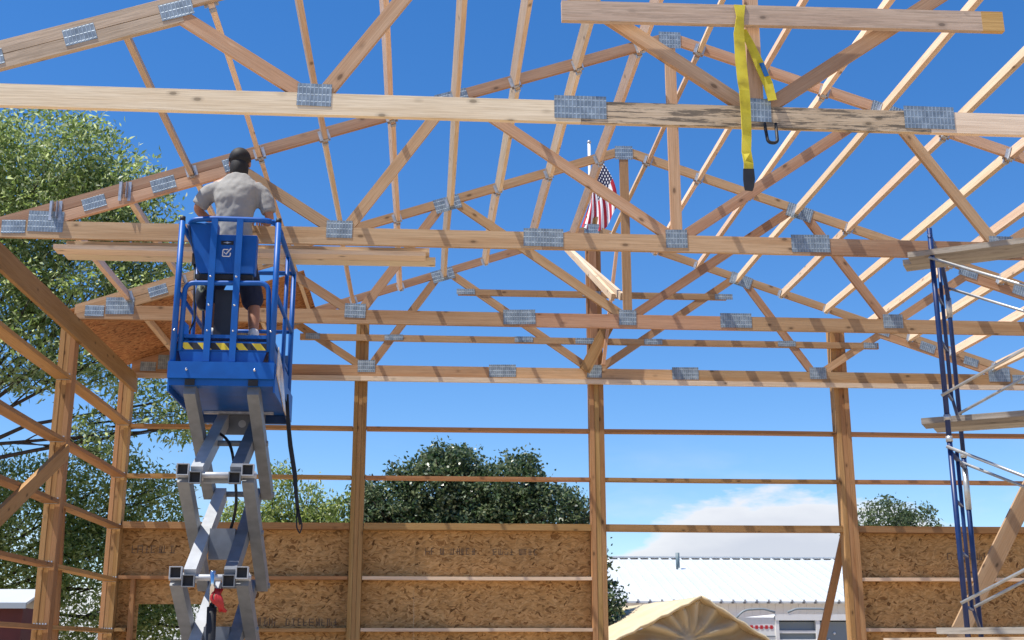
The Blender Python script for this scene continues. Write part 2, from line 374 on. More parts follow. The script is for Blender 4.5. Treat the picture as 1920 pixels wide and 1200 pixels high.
# purlins
PX = [.26, .79, 1.31, 1.80, 2.33, 2.88, 3.39, 3.90, 4.41, 4.93]
ORD = ['first', 'second', 'third', 'fourth', 'fifth', 'sixth', 'seventh', 'eighth', 'ninth', 'tenth']
BAY = ['between the nearest and second trusses', 'between the second and third trusses', 'between the third truss and the back gable truss']
PH = .115
for bay in range(3):
    for sg in (-1, 1):
        for i, x in enumerate(PX):
            if bay == 0 and sg < 0 and i > 7: continue
            jx = sg*x+random.uniform(-.012, .012)
            z = ztop(x)-PH/2*CS-.008
            y0 = T[bay]+.040; y1 = T[bay+1]-.002
            r = root('roof_purlin', (jx, y0, z), '%s roof purlin %s of the ridge, %s' % (ORD[i], 'left' if sg < 0 else 'right', BAY[bay]), 'roof purlin', 'roof purlins hung between the trusses')
            tilt = Vector((sg*SL, 0, 1))
            beam('board', (jx, y0, z), (jx+random.uniform(-.01, .01), y1, z), .038, PH, W_PURLIN, r, tilt, warp=.006)
            for yy in (T[bay]+.040, T[bay+1]-.042):
                fy = yy+.0385 if yy > T[bay]+1 else yy
                mb = MB(); mb.box(-.0225, -.0195, yy, yy+.04, -PH/2-.004, PH/2-.01); mb.box(.0195, .0225, yy, yy+.04, -PH/2-.004, PH/2-.01)
                mb.box(-.0225, .0225, yy, yy+.04, -PH/2-.007, -PH/2-.0045)
                for q in (-1, 1): mb.box(q*.034-.011, q*.034+.011, fy, fy+.0015, -PH/2+.01, PH/2-.02)
                ca, sa = math.cos(sg*math.atan(SL)), math.sin(sg*math.atan(SL))
                mb.v = [Vector((jx+p.x*ca+p.z*sa, p.y, z-p.x*sa+p.z*ca)) for p in mb.v]
                mb.build('hanger', GALV, r)

# roof sheathing over the far left bay
def slope_box(name, x0, x1, y0, y1, thick, lift, mat, parent=None):
    z0, z1 = ztop(x0)+lift, ztop(x1)+lift
    p0 = Vector((x0, 0, z0)); X = Vector((x1-x0, 0, z1-z0)); L = X.length
    Z = Vector((-X.z, 0, X.x)).normalized()
    if Z.z < 0: Z = -Z
    M = frameM(Vector((x0, y0, z0)), X, Z)
    s = 1 if (M.to_3x3() @ Vector((0, 1, 0))).y > 0 else -1
    ya, yb = sorted((0, s*(y1-y0)))
    mb = MB().box(0, L, ya, yb, 0, thick)
    return mesh_obj(name, mb.v, mb.f, mat, parent, M)
def slope_sheet(x0, x1, y0, y1, lab):
    o = slope_box('roof_sheathing', x0, x1, y0, y1, .012, .004, OSBR)
    tag(o, lab, 'roof sheet', 'strand board sheets on the roof')
slope_sheet(-5.55, -4.405, 5.0, 7.42, 'reddish strand board sheet on the left eave above the back corner post')
slope_sheet(-4.40, -3.34, 5.9, 7.42, 'strand board roof sheet higher up, its raw edge showing right of the blue lift')

# ------------------------------------------------------------------ posts
def make_post(x, y, z1, label, w=.165, d=.15, group='laminated posts of the back wall', z0=-.3, tip=None):
    r = root('timber_post', (x, y, 0), label, 'post', group)
    n = 3; pw = w/n
    for i in range(n):
        beam('ply', (x-w/2+pw*(i+.5), y+(.0, .004, .001)[i], z0), (x-w/2+pw*(i+.5), y+(.0, .004, .001)[i], z1-(.0, .02, .005)[i]), pw-.0025, d, W_POST, r, (0, 1, 0))
    return r
make_post(-2.77, 7.43, 5.48, 'tall laminated post of the back wall standing just right of the lift', .15)
make_post(.02, 7.43, 6.78, 'tallest laminated post, in the middle of the back wall below the flag', .175)
make_post(3.005, 7.43, 5.42, 'laminated back wall post at the right edge of the open doorway', .18)
make_post(-5.485, 7.43, 4.66, 'corner post where the left wall meets the strand board back wall', .15, .14, 'wall posts at the corners and eaves')
make_post(-5.465, 4.97, 4.66, 'left wall post carrying the heel of the third truss', .15, .14, 'wall posts at the corners and eaves')
for yy, w in ((T[0]+.09, 'nearest'), (T[1]+.09, 'second')):
    make_post(-5.465, yy, 4.66, 'left wall post carrying the %s truss, just outside the left edge' % w, .15, .14, 'wall posts at the corners and eaves')
for yy, w in ((T[0]+.09, 'nearest truss'), (T[1]+.09, 'second truss'), (4.97, 'third truss'), (7.43, 'back gable truss')):
    make_post(5.475, yy, 4.66, 'right wall post carrying the %s, outside the right edge' % w, .15, .14, 'wall posts at the corners and eaves')
for sg, w in ((-1, 'left'), (1, 'right')):
    o = beam('eave_beam', (sg*5.37, -.3, 4.585), (sg*5.37, 7.36, 4.585), .04, .20, W_WALL, None)
    tag(o, 'orange eave beam running back along the top of the %s wall' % w, 'beam', 'eave beams')

# ------------------------------------------------------------------ left wall girts
ROWZ = [4.115, 3.515, 2.935, 2.355, 1.80, 1.24, .66]
RN = ['top', 'second', 'third', 'fourth', 'fifth', 'sixth', 'lowest']
LB = [(.16, 2.45, 'nearest bay'), (2.60, 4.89, 'middle bay'), (5.05, 7.35, 'far bay')]
for ya, yb, bn in LB:
    for i, z in enumerate(ROWZ):
        if bn == 'nearest bay': continue
        r = root('wall_girt', (-5.465, ya, z), '%s girt from the top in the %s of the left wall' % (RN[i], bn) if 0 < i < 6 else '%s girt in the %s of the left wall' % (RN[i], bn), 'girt', 'flat girts of the left wall')
        beam('board', (-5.465, ya, z), (-5.465, yb, z), .14, .038, W_WALL, r, (0, 0, 1), warp=.006)
        for yy, q in ((ya, 1), (yb, -1)):
            mb = MB()
            mb.box(-5.525, -5.405, min(yy, yy+q*.035), max(yy, yy+q*.035), z-.0225, z-.0200)
            mb.box(-5.525, -5.405, min(yy, yy+q*.035), max(yy, yy+q*.035), z+.0200, z+.0225)
            for kk in range(5): mb.box(-5.52+kk*.026, -5.508+kk*.026, min(yy+q*.002, yy+q*.02), max(yy+q*.002, yy+q*.02), z+.023, z+.036)
            mb.build('hanger', GALV, r)
o = beam('diagonal_brace', (-5.365, 2.9, 2.475), (-5.365, 4.86, 3.40), .038, .14, W_WALL)
tag(o, 'diagonal brace nailed across the inside of the left wall, rising to the third truss post', 'brace')
o = beam('diagonal_brace', (-5.50, 5.30, 3.05), (-5.52, 5.62, 1.0), .038, .089, W_WALL, upv=(1, 0, 0))
tag(o, 'narrow board leaning against the outside of the left wall girts between the last two posts', 'brace')

# ------------------------------------------------------------------ back wall girts, sheathing
BB = [(-5.40, -2.85, 'left bay behind the lift'), (-2.69, -.07, 'bay left of the middle post'), (.11, 2.91, 'open doorway bay'), (3.10, 5.39, 'right bay behind the scaffold')]
for bi, (xa, xb, bn) in enumerate(BB):
    for i, z in enumerate([4.10, 3.525, 2.965, 2.385, 1.815, 1.24, .66]):
        if bi == 2 and i > 2: continue
        hh = .075 if (i == 2) else .038
        segs = [(xa, xb)]
        if bi == 0 and i in (4, 5): segs = [(xa, -5.27), (-4.40, xb)]
        for q, (a, b) in enumerate(segs):
            nm = ('stub of the ' if len(segs) > 1 and q == 0 else '')+RN[i]+' girt down the back wall, '+bn
            o = beam('wall_girt', (a, 7.44, z), (b, 7.44, z), .14, hh, W_WALL if (bi == 0 or i < 3) else W_PURLIN, warp=.004)
            tag(o, nm, 'girt', 'girts of the back wall')
def osb_sheet(x0, x1, z0, z1, label, holes=None, prints=()):
    r = mesh_obj('strand_board_sheet', *(lambda mb: (mb.v, mb.f))(MB().box(0, x1-x0, 0, .012, 0, z1-z0)), OSB, None, Matrix.Translation(Vector((x0, 7.515, z0))))
    tag(r, label, 'wall sheet', 'strand board sheets of the back wall')
    return r
INK = simple('stamp_ink', (.15, .10, .06), .8, 0, .5, 60)
def stamp(parent, x0, z0, w, h, seed):
    """the blurred grey lettering stamped on a sheet, too faded in the photograph to read"""
    rg = random.Random(seed); mb = MB(); x = x0
    while x < x0+w:
        lw = h*rg.uniform(.5, .8)
        if rg.random() < .2: x += lw; continue
        segs = rg.sample(range(6), rg.randint(3, 4)); t = h*.12
        for s in segs:
            if s == 0: mb.box(x, x+t, 7.5115, 7.5145, z0, z0+h)
            if s == 1: mb.box(x+lw-t, x+lw, 7.5115, 7.5145, z0, z0+h*rg.choice((.5, 1)))
            if s == 2: mb.box(x+t+.001, x+lw-t-.001, 7.5115, 7.5145, z0, z0+t)
            if s == 3: mb.box(x+t+.001, x+lw-t-.001, 7.5115, 7.5145, z0+h/2-t/2, z0+h/2+t/2)
            if s == 4: mb.box(x+t+.001, x+lw-t-.001, 7.5115, 7.5145, z0+h-t, z0+h)
            if s == 5: mb.box(x+lw*.42, x+lw*.42+t*.8, 7.5112, 7.5144, z0, z0+h)
        x += lw+h*.2
    mb.build('stamp', INK, parent)
s1 = osb_sheet(-5.56, -2.1005, 2.097, 3.0, 'strand board sheet at the top of the back wall behind the blue lift')
stamp(s1, -5.30, 2.66, .30, .085, 1); stamp(s1, -4.97, 2.66, .16, .085, 2)
osb_sheet(-5.56, -5.18, -.2, 2.095, 'narrow strip of strand board left of the window opening, by the corner post')
s2 = osb_sheet(-4.40, -2.1005, .88, 2.0965, 'strand board sheet right of the window opening, below the top sheet')
stamp(s2, -3.93, 1.86, .22, .09, 3); stamp(s2, -3.63, 1.86, .75, .08, 4)
s3 = osb_sheet(-2.10, .08, 1.805, 3.0, 'strand board sheet with faded grey stamp left of the middle post')
stamp(s3, -1.98, 2.655, .65, .075, 5); stamp(s3, -1.20, 2.655, .55, .07, 6)
osb_sheet(-2.10, .08, .57, 1.8045, 'lower strand board sheet left of the middle post')
s4 = osb_sheet(2.95, 5.55, 1.805, 3.0, 'strand board sheet behind the blue scaffold at the right')
stamp(s4, 4.1, 2.62, .55, .08, 7)
osb_sheet(2.95, 5.55, .57, 1.8045, 'lower strand board sheet behind the scaffold planks')
o = beam('window_stud', (-5.235, 7.44, -.1), (-5.235, 7.44, 2.366), .045, .089, W_WALL, upv=(0, 1, 0)); tag(o, 'upright stud at the left side of the window opening in the back wall', 'stud')
# braces around the posts
for p0, p1, w, h, lab, mt in (
    ((2.985, 7.56, 2.90), (2.62, 7.9, 1.3), .089, .038, 'dark prop leaning against the left side of the post by the doorway', W_POST),
    ((.10, 7.54, 3.05), (.07, 8.0, 1.2), .038, .089, 'thin prop leaning behind the middle post, only a pale sliver showing', W_PALE)):
    o = beam('prop_board', p0, p1, w, h, mt, upv=(0, 1, 0)); tag(o, lab, 'board')
o = beam('prop_board', (5.05, 6.36, 3.86), (3.62, 6.36, 1.55), .038, .185, W_TRUSS, upv=(0, 0, 1)); tag(o, 'wide board leaning up to the right behind the scaffold', 'board')
# braces at the ridge in the far bay
for q, (dx, dz, x1, y1, z1) in enumerate(((0, 0, 0, 0, 0), (-.065, .045, -.03, 0, .03))):
    o = beam('ridge_brace', (-.035+dx, 5.0+q*.18, 5.06+dz), (-.30+x1, 7.35, 6.34+z1), .038, .075, W_PALE, upv=(0, 0, 1))
    tag(o, 'pale sunlit brace below the flag, %s' % ('the nearer one with its cut end showing' if q == 0 else 'half hidden behind its twin'), 'brace', 'pale braces below the flag')
o = beam('ridge_brace', (.30, 7.22, 6.42), (.09, 7.22, 4.86), .038, .07, W_TRUSS, upv=(0, 1, 0)); tag(o, 'thin brace leaning beside the king post of the farthest truss', 'brace')
o = beam('ridge_brace', (.20, 7.25, 5.42), (-.13, 7.25, 4.80), .038, .14, W_POST, upv=(1, 0, 0)); tag(o, 'short wide dark brace in front of the middle post just above the farthest bottom chord', 'brace')

# ------------------------------------------------------------------ loose boards and lifting sling
o = beam('spreader_board', (-1.215, -.06, 5.41), (1.60, -.06, 5.44), .038, .135, W_GREY); tag(o, 'long board across the front of the nearest truss with the yellow sling over it', 'board')
SPB = o
nm_ = mesh_obj('fresh_end', *(lambda mb: (mb.v, mb.f))(MB().box(2.675, 2.8165, -.0195, .0195, -.068, .068)), W_FRESH, SPB, WM[SPB.name])
for q, (x0, x1, y, dz) in enumerate(((-4.94, -2.03, 2.57, 0), (-4.90, -1.95, 2.715, -.001), (-4.85, -2.0, 2.60, .039))):
    o = beam('loose_board', (x0, y, 4.652+dz), (x1, y, 4.656+dz), .14, .037, W_PALE, warp=.004)
    tag(o, ('front board of the flat stack lying across the lift rails', 'rear board of the flat stack lying across the lift rails, longest to the right', 'upper board of the flat stack lying across the lift rails')[q], 'board', 'boards lying across the lift rails')
def sling_mat():
    mt, nt, bs = newmat('yellow_webbing')
    v, rnd, raw = coords(nt, rand=0)
    wv = N(nt, 'ShaderNodeTexWave', i_Scale=60., i_Distortion=1.); lk(nt, raw, wv.inputs['Vector'])
    no = N(nt, 'ShaderNodeTexNoise', i_Scale=9., i_Detail=4.); lk(nt, raw, no.inputs['Vector'])
    r = ramp(nt, [(.3, (.42, .33, .012)), (.5, (.66, .54, .02)), (.7, (.76, .65, .05))], no.outputs[0])
    c = mixc(nt, .12, r.outputs[0], wv.outputs[0], 'MULTIPLY')
    lk(nt, c, bs.inputs['Base Color']); bs.inputs['Roughness'].default_value = .65
    bp = N(nt, 'ShaderNodeBump', i_Strength=.3, i_Distance=.003); lk(nt, wv.outputs[0], bp.inputs['Height']); lk(nt, bp.outputs[0], bs.inputs['Normal'])
    return mt
SLING = sling_mat()
def ribbon(name, pts, widths, mat, parent, th=.006, side=(1, 0, 0), sides=None):
    """webbing strap: centre line, width per point"""
    v = []; f = []; o0 = WM[parent.name].translation
    pts = [Vector(p) for p in pts]; n = len(pts)
    for i, p in enumerate(pts):
        d = (pts[min(i+1, n-1)]-pts[max(i-1, 0)]).normalized(); s = Vector(sides[i] if sides else side); s = (s-d*s.dot(d)).normalized(); nn = s.cross(d)
        w = widths[i] if isinstance(widths, (list, tuple)) else widths
        for a, b in ((-1,-1),(1,-1),(1,1),(-1,1)): v.append(p+s*(a*w/2)+nn*(b*th/2)-o0)
    f.append((0,3,2,1)); f.append((4*n-4, 4*n-3, 4*n-2, 4*n-1))
    for i in range(n-1):
        for a in range(4): f.append((4*i+a, 4*i+(a+1) % 4, 4*i+4+(a+1) % 4, 4*i+4+a))
    return mesh_obj(name, v, f, mat, parent, Matrix.Translation(o0))
sr = root('lifting_sling', (-.10, -.06, 5.48), 'yellow webbing lifting sling draped over the long board, its black sleeved end hanging', 'lifting sling')
pts = [(.07, .02, 4.99), (.02, .012, 5.15), (-.04, .0, 5.32), (-.085, -.02, 5.475), (-.095, -.05, 5.492), (-.10, -.083, 5.486)]
ribbon('rear_strap', [(.085, -.05, 4.86), (.065, -.045, 4.97), (.02, -.043, 5.10), (-.035, -.042, 5.25), (-.07, -.036, 5.34)], [.055, .062, .062, .05, .04], SLING, sr)
ribbon('front_strap', [(-.075, -.036, 5.46), (-.088, -.045, 5.490), (-.095, -.062, 5.494), (-.098, -.085, 5.484), (-.100, -.090, 5.40), (-.115, -.092, 5.28), (-.112, -.093, 5.10), (-.105, -.093, 4.95), (-.100, -.093, 4.90), (-.098, -.093, 4.75), (-.100, -.092, 4.60), (-.108, -.092, 4.50), (-.098, -.092, 4.42), (-.100, -.090, 4.365)],
       [.07, .075, .078, .07, .05, .066, .068, .068, .066, .066, .066, .058, .062, .060], SLING, sr,
       sides=[(1, 0, 0)]*4+[(1, .2, 0), (1, .1, 0), (1, -.15, 0), (1, .0, 0), (1, .1, 0), (1, .2, 0), (1, .35, 0), (1, -.3, 0), (1, .2, 0), (1, 0, 0)])
ribbon('sleeve', [(-.100, -.090, 4.385), (-.100, -.089, 4.32), (-.103, -.089, 4.27), (-.105, -.089, 4.248)], [.064, .070, .058, .045], BLACK, sr, .014)
ribbon('tag', [(.030, -.050, 5.11), (.058, -.054, 5.02)], [.030, .030], simple('blue_tag', (.01, .10, .30), .5), sr, .003)
hk = MB().tube(rounded([(.035, -.02, 4.72), (.040, -.055, 4.575), (.100, -.055, 4.575), (.105, -.02, 4.72)], .03, 6), .0105, 8)
o = hk.build('hook_loop', BLACK, None, True); tag(o, 'small black loop hanging under the nearest bottom chord right of the sling', 'loop')

# ------------------------------------------------------------------ flag on the middle post
fr = root('flag', (.0, 7.43, 6.78), 'American flag hanging from a white pole on top of the middle post', 'flag')
MB().tube([(.0, 7.43, 6.70), (.0, 7.43, 7.78)], .019, 10).build('flagpole', WHITE, fr, True)
MB().ball((0, 7.43, 7.80), .026, 8).build('finial', GALV, fr, True)
def flag_mat():
    mt, nt, bs = newmat('flag_cloth')
    uv = nt.nodes.new('ShaderNodeTexCoord'); sp = nt.nodes.new('ShaderNodeSeparateXYZ'); lk(nt, uv.outputs['UV'], sp.inputs[0])
    st = N(nt, 'ShaderNodeMath', operation='MULTIPLY'); lk(nt, sp.outputs[1], st.inputs[0]); st.inputs[1].default_value = 6.5
    fr_ = N(nt, 'ShaderNodeMath', operation='FRACT'); lk(nt, st.outputs[0], fr_.inputs[0])
    rr = ramp(nt, [(.0, (.42, .012, .03)), (.5, (.78, .78, .80))], fr_.outputs[0], 'CONSTANT')
    # canton: u < .4 and v > 6/13
    a = N(nt, 'ShaderNodeMath', operation='LESS_THAN'); lk(nt, sp.outputs[0], a.inputs[0]); a.inputs[1].default_value = .4
    b = N(nt, 'ShaderNodeMath', operation='GREATER_THAN'); lk(nt, sp.outputs[1], b.inputs[0]); b.inputs[1].default_value = 6/13
    c = N(nt, 'ShaderNodeMath', operation='MULTIPLY'); lk(nt, a.outputs[0], c.inputs[0]); lk(nt, b.outputs[0], c.inputs[1])
    mp = nt.nodes.new('ShaderNodeMapping'); mp.inputs['Scale'].default_value = (15, 16, 0); lk(nt, uv.outputs['UV'], mp.inputs[0])
    vo = N(nt, 'ShaderNodeTexVoronoi', i_Scale=1., i_Randomness=0.); lk(nt, mp.outputs[0], vo.inputs['Vector'])
    stars = ramp(nt, [(.0, (.8, .8, .8)), (.24, (.8, .8, .8)), (.28, (.008, .012, .06))], vo.outputs['Distance'])
    o = mixc(nt, c.outputs[0], rr.outputs[0], stars.outputs[0])
    lk(nt, o, bs.inputs['Base Color']); bs.inputs['Roughness'].default_value = .8
    return mt
def make_flag():
    nu, nv = 44, 26; verts = []; uvs = []
    # hoist along the pole, the fly collapsed and hanging down to the right in folds
    for i in range(nu+1):
        u = i/nu
        for j in range(nv+1):
            v = j/nv                                   # 1 at the top edge
            hx = .02+.13*v*v; hz = 7.02+.50*v
            ex = -.13+.46*v; ez = 6.64-.10*math.sin(v*math.pi)+.30*v**3
            x = hx+(ex-hx)*u**.85+.05*math.sin(math.pi*u)*v; z = hz+(ez-hz)*u
            fold = .028*math.sin(v*17+u*2.5)*(.3+u)
            verts.append(Vector((x+.25*fold, 7.39-.05*u+fold, z)))
            uvs.append((u, v))
    f = [(i*(nv+1)+j, (i+1)*(nv+1)+j, (i+1)*(nv+1)+j+1, i*(nv+1)+j+1) for i in range(nu) for j in range(nv)]
    o0 = WM[fr.name].translation
    o = mesh_obj('cloth', [v-o0 for v in verts], f, flag_mat(), fr, None, True)
    uvl = o.data.uv_layers.new(name='uv')
    for lp in o.data.loops: uvl.data[lp.index].uv = uvs[lp.vertex_index]
    return o
make_flag()

# ------------------------------------------------------------------ scissor lift
LX = -3.46; Y0 = 1.75; Y1 = 2.96
lift = root('scissor_lift', (LX, 2.4, 0), 'blue and grey scissor lift raised high, a man standing on its platform', 'scissor lift')
deck = MB().box(-3.819, -3.093, Y0+.03, Y1-.005, 3.405, 3.50).box(-3.80, -3.12, Y0+.06, Y1-.03, 3.76, 3.785).build('deck', BLUE, lift)
MB().box(-3.832, -3.088, Y0, Y0+.028, 3.452, 3.572).build('front_sill', BLUE, lift)
for x in (-3.832, -3.092): MB().box(x, x+.012, Y0+.03, Y1, 3.36, 3.57).build('side_channel', BLUE, lift)
MB().box(-3.819, -3.093, Y1-.06, Y1-.006, 3.34, 3.403).build('rear_beam', BLUE_DK, lift)
MB().box(-3.74, -3.20, Y1-.22, Y1-.18, 3.385, 3.403).build('cross_member', GALV, lift)
mb = MB().prism([(-3.775, Y0+.055, 3.66), (-3.155, Y0+.055, 3.66), (-3.18, Y0+.055, 3.575), (-3.75, Y0+.055, 3.575)], (0, .012, 0)); mb.box(-3.79, -3.14, Y0+.055, Y0+.067, 3.663, 3.735)
tb = mb.build('toe_board', BLUE, lift)
mb = MB()
for i in range(5):
    x = -3.775+i*.128; mb.prism([(x, Y0+.052, 3.722), (x+.062, Y0+.052, 3.722), (x+.104, Y0+.052, 3.672), (x+.042, Y0+.052, 3.672)], (0, .0025, 0))
mb.build('yellow_stripe', YEL, tb)
mb = MB()
for i in range(6):
    x = -3.775+i*.128-.063; x0_ = max(x, -3.79); x1_ = min(x+.058, -3.145)
    mb.prism([(x0_, Y0+.0525, 3.722), (x1_, Y0+.0525, 3.722), (min(x+.102, -3.145), Y0+.0525, 3.672), (max(x+.042, -3.79), Y0+.0525, 3.672)], (0, .002, 0))
mb.build('black_stripe', BLACK, tb)
bolt = MB()
for x, z in ((-3.70, 3.513), (-3.225, 3.513)): bolt.ball((x, Y0-.002, z), .011, 6)
for x, z in ((-3.805, 3.80), (-3.125, 3.80), (-3.575, 3.80), (-3.392, 3.80), (-3.575, 4.205), (-3.392, 4.205), (-3.575, 3.99), (-3.392, 3.99)): bolt.ball((x, Y0-.0, z), .009, 6)
bolt.build('bolt', CHROME, lift, True)
RT = 4.63
def tubeobj(name, pts, r, mat, parent, n=10): return MB().tube(pts, r, n).build(name, mat, parent, True)
for x in (-3.808, -3.112):
    p = tubeobj('corner_post', [(x, Y0+.03, 3.56), (x, Y0+.03, RT)], .022, BLUE, lift)
    MB().tube([(x, Y0+.03, RT+.001), (x, Y0+.03, RT+.035)], .021, 10).build('cap', BLACK, p, True)
    tubeobj('rear_post', [(x, Y1-.03, 3.50), (x, Y1-.03, RT-.02)], .02, BLUE, lift)
    tubeobj('middle_post', [(x, (Y0+Y1)/2+.1, 3.50), (x, (Y0+Y1)/2+.1, RT-.02)], .016, BLUE, lift)
    tubeobj('side_rail', rounded([(x, Y0+.05, RT-.03), (x, Y1-.03, RT-.03)], .02), .019, BLUE, lift)
    tubeobj('mid_rail', [(x, Y0+.05, 4.10), (x, Y1-.03, 4.10)], .016, BLUE, lift)
    MB().box(min(x, x+(.012 if x < LX else -.012)), max(x, x+(.012 if x < LX else -.012)), Y0+.08, Y1-.05, 3.573, 3.72).build('side_toe_board', BLUE, lift)
tubeobj('rear_rail', [(-3.808, Y1-.03, RT-.03), (-3.112, Y1-.03, RT-.03)], .019, BLUE, lift)
tubeobj('rear_mid_rail', [(-3.808, Y1-.03, 4.10), (-3.112, Y1-.03, 4.10)], .016, BLUE, lift)
MB().box(-3.80, -3.12, Y1-.045, Y1-.03, 3.79, 3.90).build('rear_toe_board', BLUE_DK, lift)
# entrance gate: two uprights, an arched mid rail and an arched top rail
tubeobj('top_rail', rounded([(-3.80, Y0+.25, 4.60), (-3.755, Y0+.07, 4.655), (-3.60, Y0+.055, 4.665), (-3.20, Y0+.055, 4.66), (-3.135, Y0+.10, 4.655), (-3.112, Y0+.22, 4.61)], .05), .0195, BLUE, lift)
tubeobj('gate_rail', rounded([(-3.765, Y0+.05, 3.66), (-3.760, Y0+.05, 4.165), (-3.165, Y0+.05, 4.175), (-3.135, Y0+.05, 3.66)], .07), .0185, BLUE, lift)
for x in (-3.575, -3.392): MB().bar((x, Y0+.035, 3.58), (x, Y0+.035, 4.655), .046, .02, (0, 1, 0)).build('gate_upright', BLUE, lift)
# control panel box
pn = MB().prism([(-3.765, Y0+.09, 4.645), (-3.765, Y0+.075, 4.63), (-3.70, Y0+.085, 4.30), (-3.67, Y0+.09, 4.255), (-3.275, Y0+.09, 4.255), (-3.27, Y0+.09, 4.555), (-3.56, Y0+.09, 4.555), (-3.56, Y0+.09, 4.645)], (0, .09, 0)).build('control_panel', BLUE, lift)
bevel(pn, .008, 2)
MB().box(-3.53, -3.44, Y0+.086, Y0+.0895, 4.475, 4.505).build('maker_plate', BLACK, pn)
MB().prism([(-3.515, Y0+.0845, 4.490), (-3.49, Y0+.0845, 4.4945), (-3.485, Y0+.0845, 4.499), (-3.48, Y0+.0845, 4.4945), (-3.455, Y0+.0845, 4.490), (-3.48, Y0+.0845, 4.4865), (-3.485, Y0+.0845, 4.482), (-3.49, Y0+.0845, 4.4865)], (0, .002, 0)).build('plate_emblem', GALV, pn)
cb = MB().tube(rounded([(-3.475, Y0+.087, 4.438), (-3.513, Y0+.087, 4.438), (-3.515, Y0+.087, 4.385), (-3.46, Y0+.087, 4.385), (-3.458, Y0+.087, 4.412)], .01, 4), .0045, 6)
cb.tube([(-3.503, Y0+.086, 4.416), (-3.490, Y0+.086, 4.402), (-3.455, Y0+.086, 4.447)], .0052, 6); cb.build('check_mark', WHITE, pn)
MB().box(-3.70, -3.29, Y0+.10, Y0+.16, 4.215, 4.250).build('lower_ledge', BLACK, lift)
for z in (4.60, 4.565, 4.535): pass
st = MB(); [st.box(-3.605, -3.598, Y0+.084, Y0+.088, z, z+.02) for z in (4.61, 4.58, 4.55)]; st.build('white_sticker', WHITE, pn)
MB().box(-3.755, -3.715, Y0+.20, Y0+.26, 4.36, 4.44).build('joystick_box', BLACK, lift)
MB().box(-3.56, -3.405, Y0+.16, Y0+.30, 3.80, 4.15).build('battery_case', DARK, lift)
MB().prism([(-3.80, Y0+.10, 3.75), (-3.72, Y0+.10, 3.75), (-3.725, Y0+.10, 3.86), (-3.765, Y0+.10, 3.90), (-3.79, Y0+.10, 3.90)], (0, .012, 0)).build('hinge_bracket', BLUE, lift)
tubeobj('control_cable', rounded([(-3.735, Y0+.22, 4.37), (-3.72, Y0+.2, 4.10), (-3.70, Y0+.18, 3.92), (-3.745, Y0+.16, 3.80), (-3.73, Y0+.14, 3.75)], .04), .008, BLACK, lift, 8)
tubeobj('diagonal_strut', [(-3.775, Y0+.08, 4.62), (-3.70, Y0+.45, 4.20), (-3.66, Y0+.35, 3.78)], .012, BLUE_DK, lift, 8)
pc = MB().prism([(-3.078, Y0+.10, 3.71), (-3.078, Y0+.40, 3.60), (-3.078, Y0+.75, 3.33), (-3.078, Y0+.62, 3.34), (-3.078, Y0+.05, 3.50)], (.006, 0, 0)).build('placard', simple('placard', (.52, .45, .36), .25, 0, .55, 9), lift)
for x in (-3.09,):
    MB().prism([(x, Y0+.55, 3.45), (x, Y0+.80, 3.45), (x, Y1-.02, 3.34), (x, Y1-.02, 3.30), (x, Y0+.85, 3.33)], (.01, 0, 0)).build('side_plate', BLUE_DK, lift)
# scissor stack
for x in (-3.675, -3.233):
    MB().box(x-.034, x+.034, 1.765, 1.775, 3.405, 3.448).build('arm_opening', BLACK, lift)
ZN = [3.40, 2.775, 2.075, 1.40, .78]; YN = 1.81; YF = 2.90; AW = .083; AH = .105
OX = .222; IX = .135; ax = LX+.005
for lv in range(4):
    zt, zb = ZN[lv], ZN[lv+1]
    for sx in (-1, 1):
        xo = ax+sx*OX; xi = ax+sx*IX
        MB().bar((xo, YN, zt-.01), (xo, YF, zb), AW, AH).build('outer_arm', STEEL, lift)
        MB().bar((xi, YF, zt), (xi, YN, zb+.01), AW, AH).build('inner_arm', STEELW if sx < 0 else STEEL_BLUE_SHADE, lift)  # right arm darker than its left twin: platform shade put in the colour
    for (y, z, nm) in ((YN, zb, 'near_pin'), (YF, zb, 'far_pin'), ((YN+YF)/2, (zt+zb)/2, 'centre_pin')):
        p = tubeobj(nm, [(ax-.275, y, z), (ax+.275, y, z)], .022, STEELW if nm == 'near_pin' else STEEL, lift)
    for sx in (-1, 1):
        # open ended tube collars at the near joints
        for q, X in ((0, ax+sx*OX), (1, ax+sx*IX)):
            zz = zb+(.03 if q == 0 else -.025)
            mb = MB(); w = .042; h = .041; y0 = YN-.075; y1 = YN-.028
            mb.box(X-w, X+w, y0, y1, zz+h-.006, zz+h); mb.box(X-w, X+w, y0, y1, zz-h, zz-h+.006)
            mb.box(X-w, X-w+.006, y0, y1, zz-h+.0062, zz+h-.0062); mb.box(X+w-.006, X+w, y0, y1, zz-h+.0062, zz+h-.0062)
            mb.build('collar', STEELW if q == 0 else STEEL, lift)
            MB().box(X-w+.0065, X+w-.0065, y1-.01, y1-.004, zz-h+.0065, zz+h-.0065).build('collar_opening', BLACK, lift)
    zc = (zt+zb)/2
    if lv in (0,):
        cpl = MB().box(ax-.17, ax+.17, YF-.10, YF-.08, zt-.17, zt-.0).build('cross_plate', STEEL_BLUE_SHADE, lift)
        MB().tube([(ax+.01, YF-.104, zt-.085), (ax+.01, YF-.101, zt-.085)], .030, 16).build('plate_hole', STEELW, cpl)
    if lv: MB().box(ax-.09, ax+.09, YN+.40, YN+.45, zc-.20, zc+.02).build('cylinder_mount', STEEL_BLUE_SHADE, lift)
MB().box(ax-.10, ax+.10, YN+.05, YN+.10, 2.775-.045, 2.775+.0).build('joint_bar', STEEL, lift)
tubeobj('cylinder_rod', [(ax+.02, YN-.02, 2.12), (ax+.015, YN+.05, 1.88)], .020, CHROME, lift)
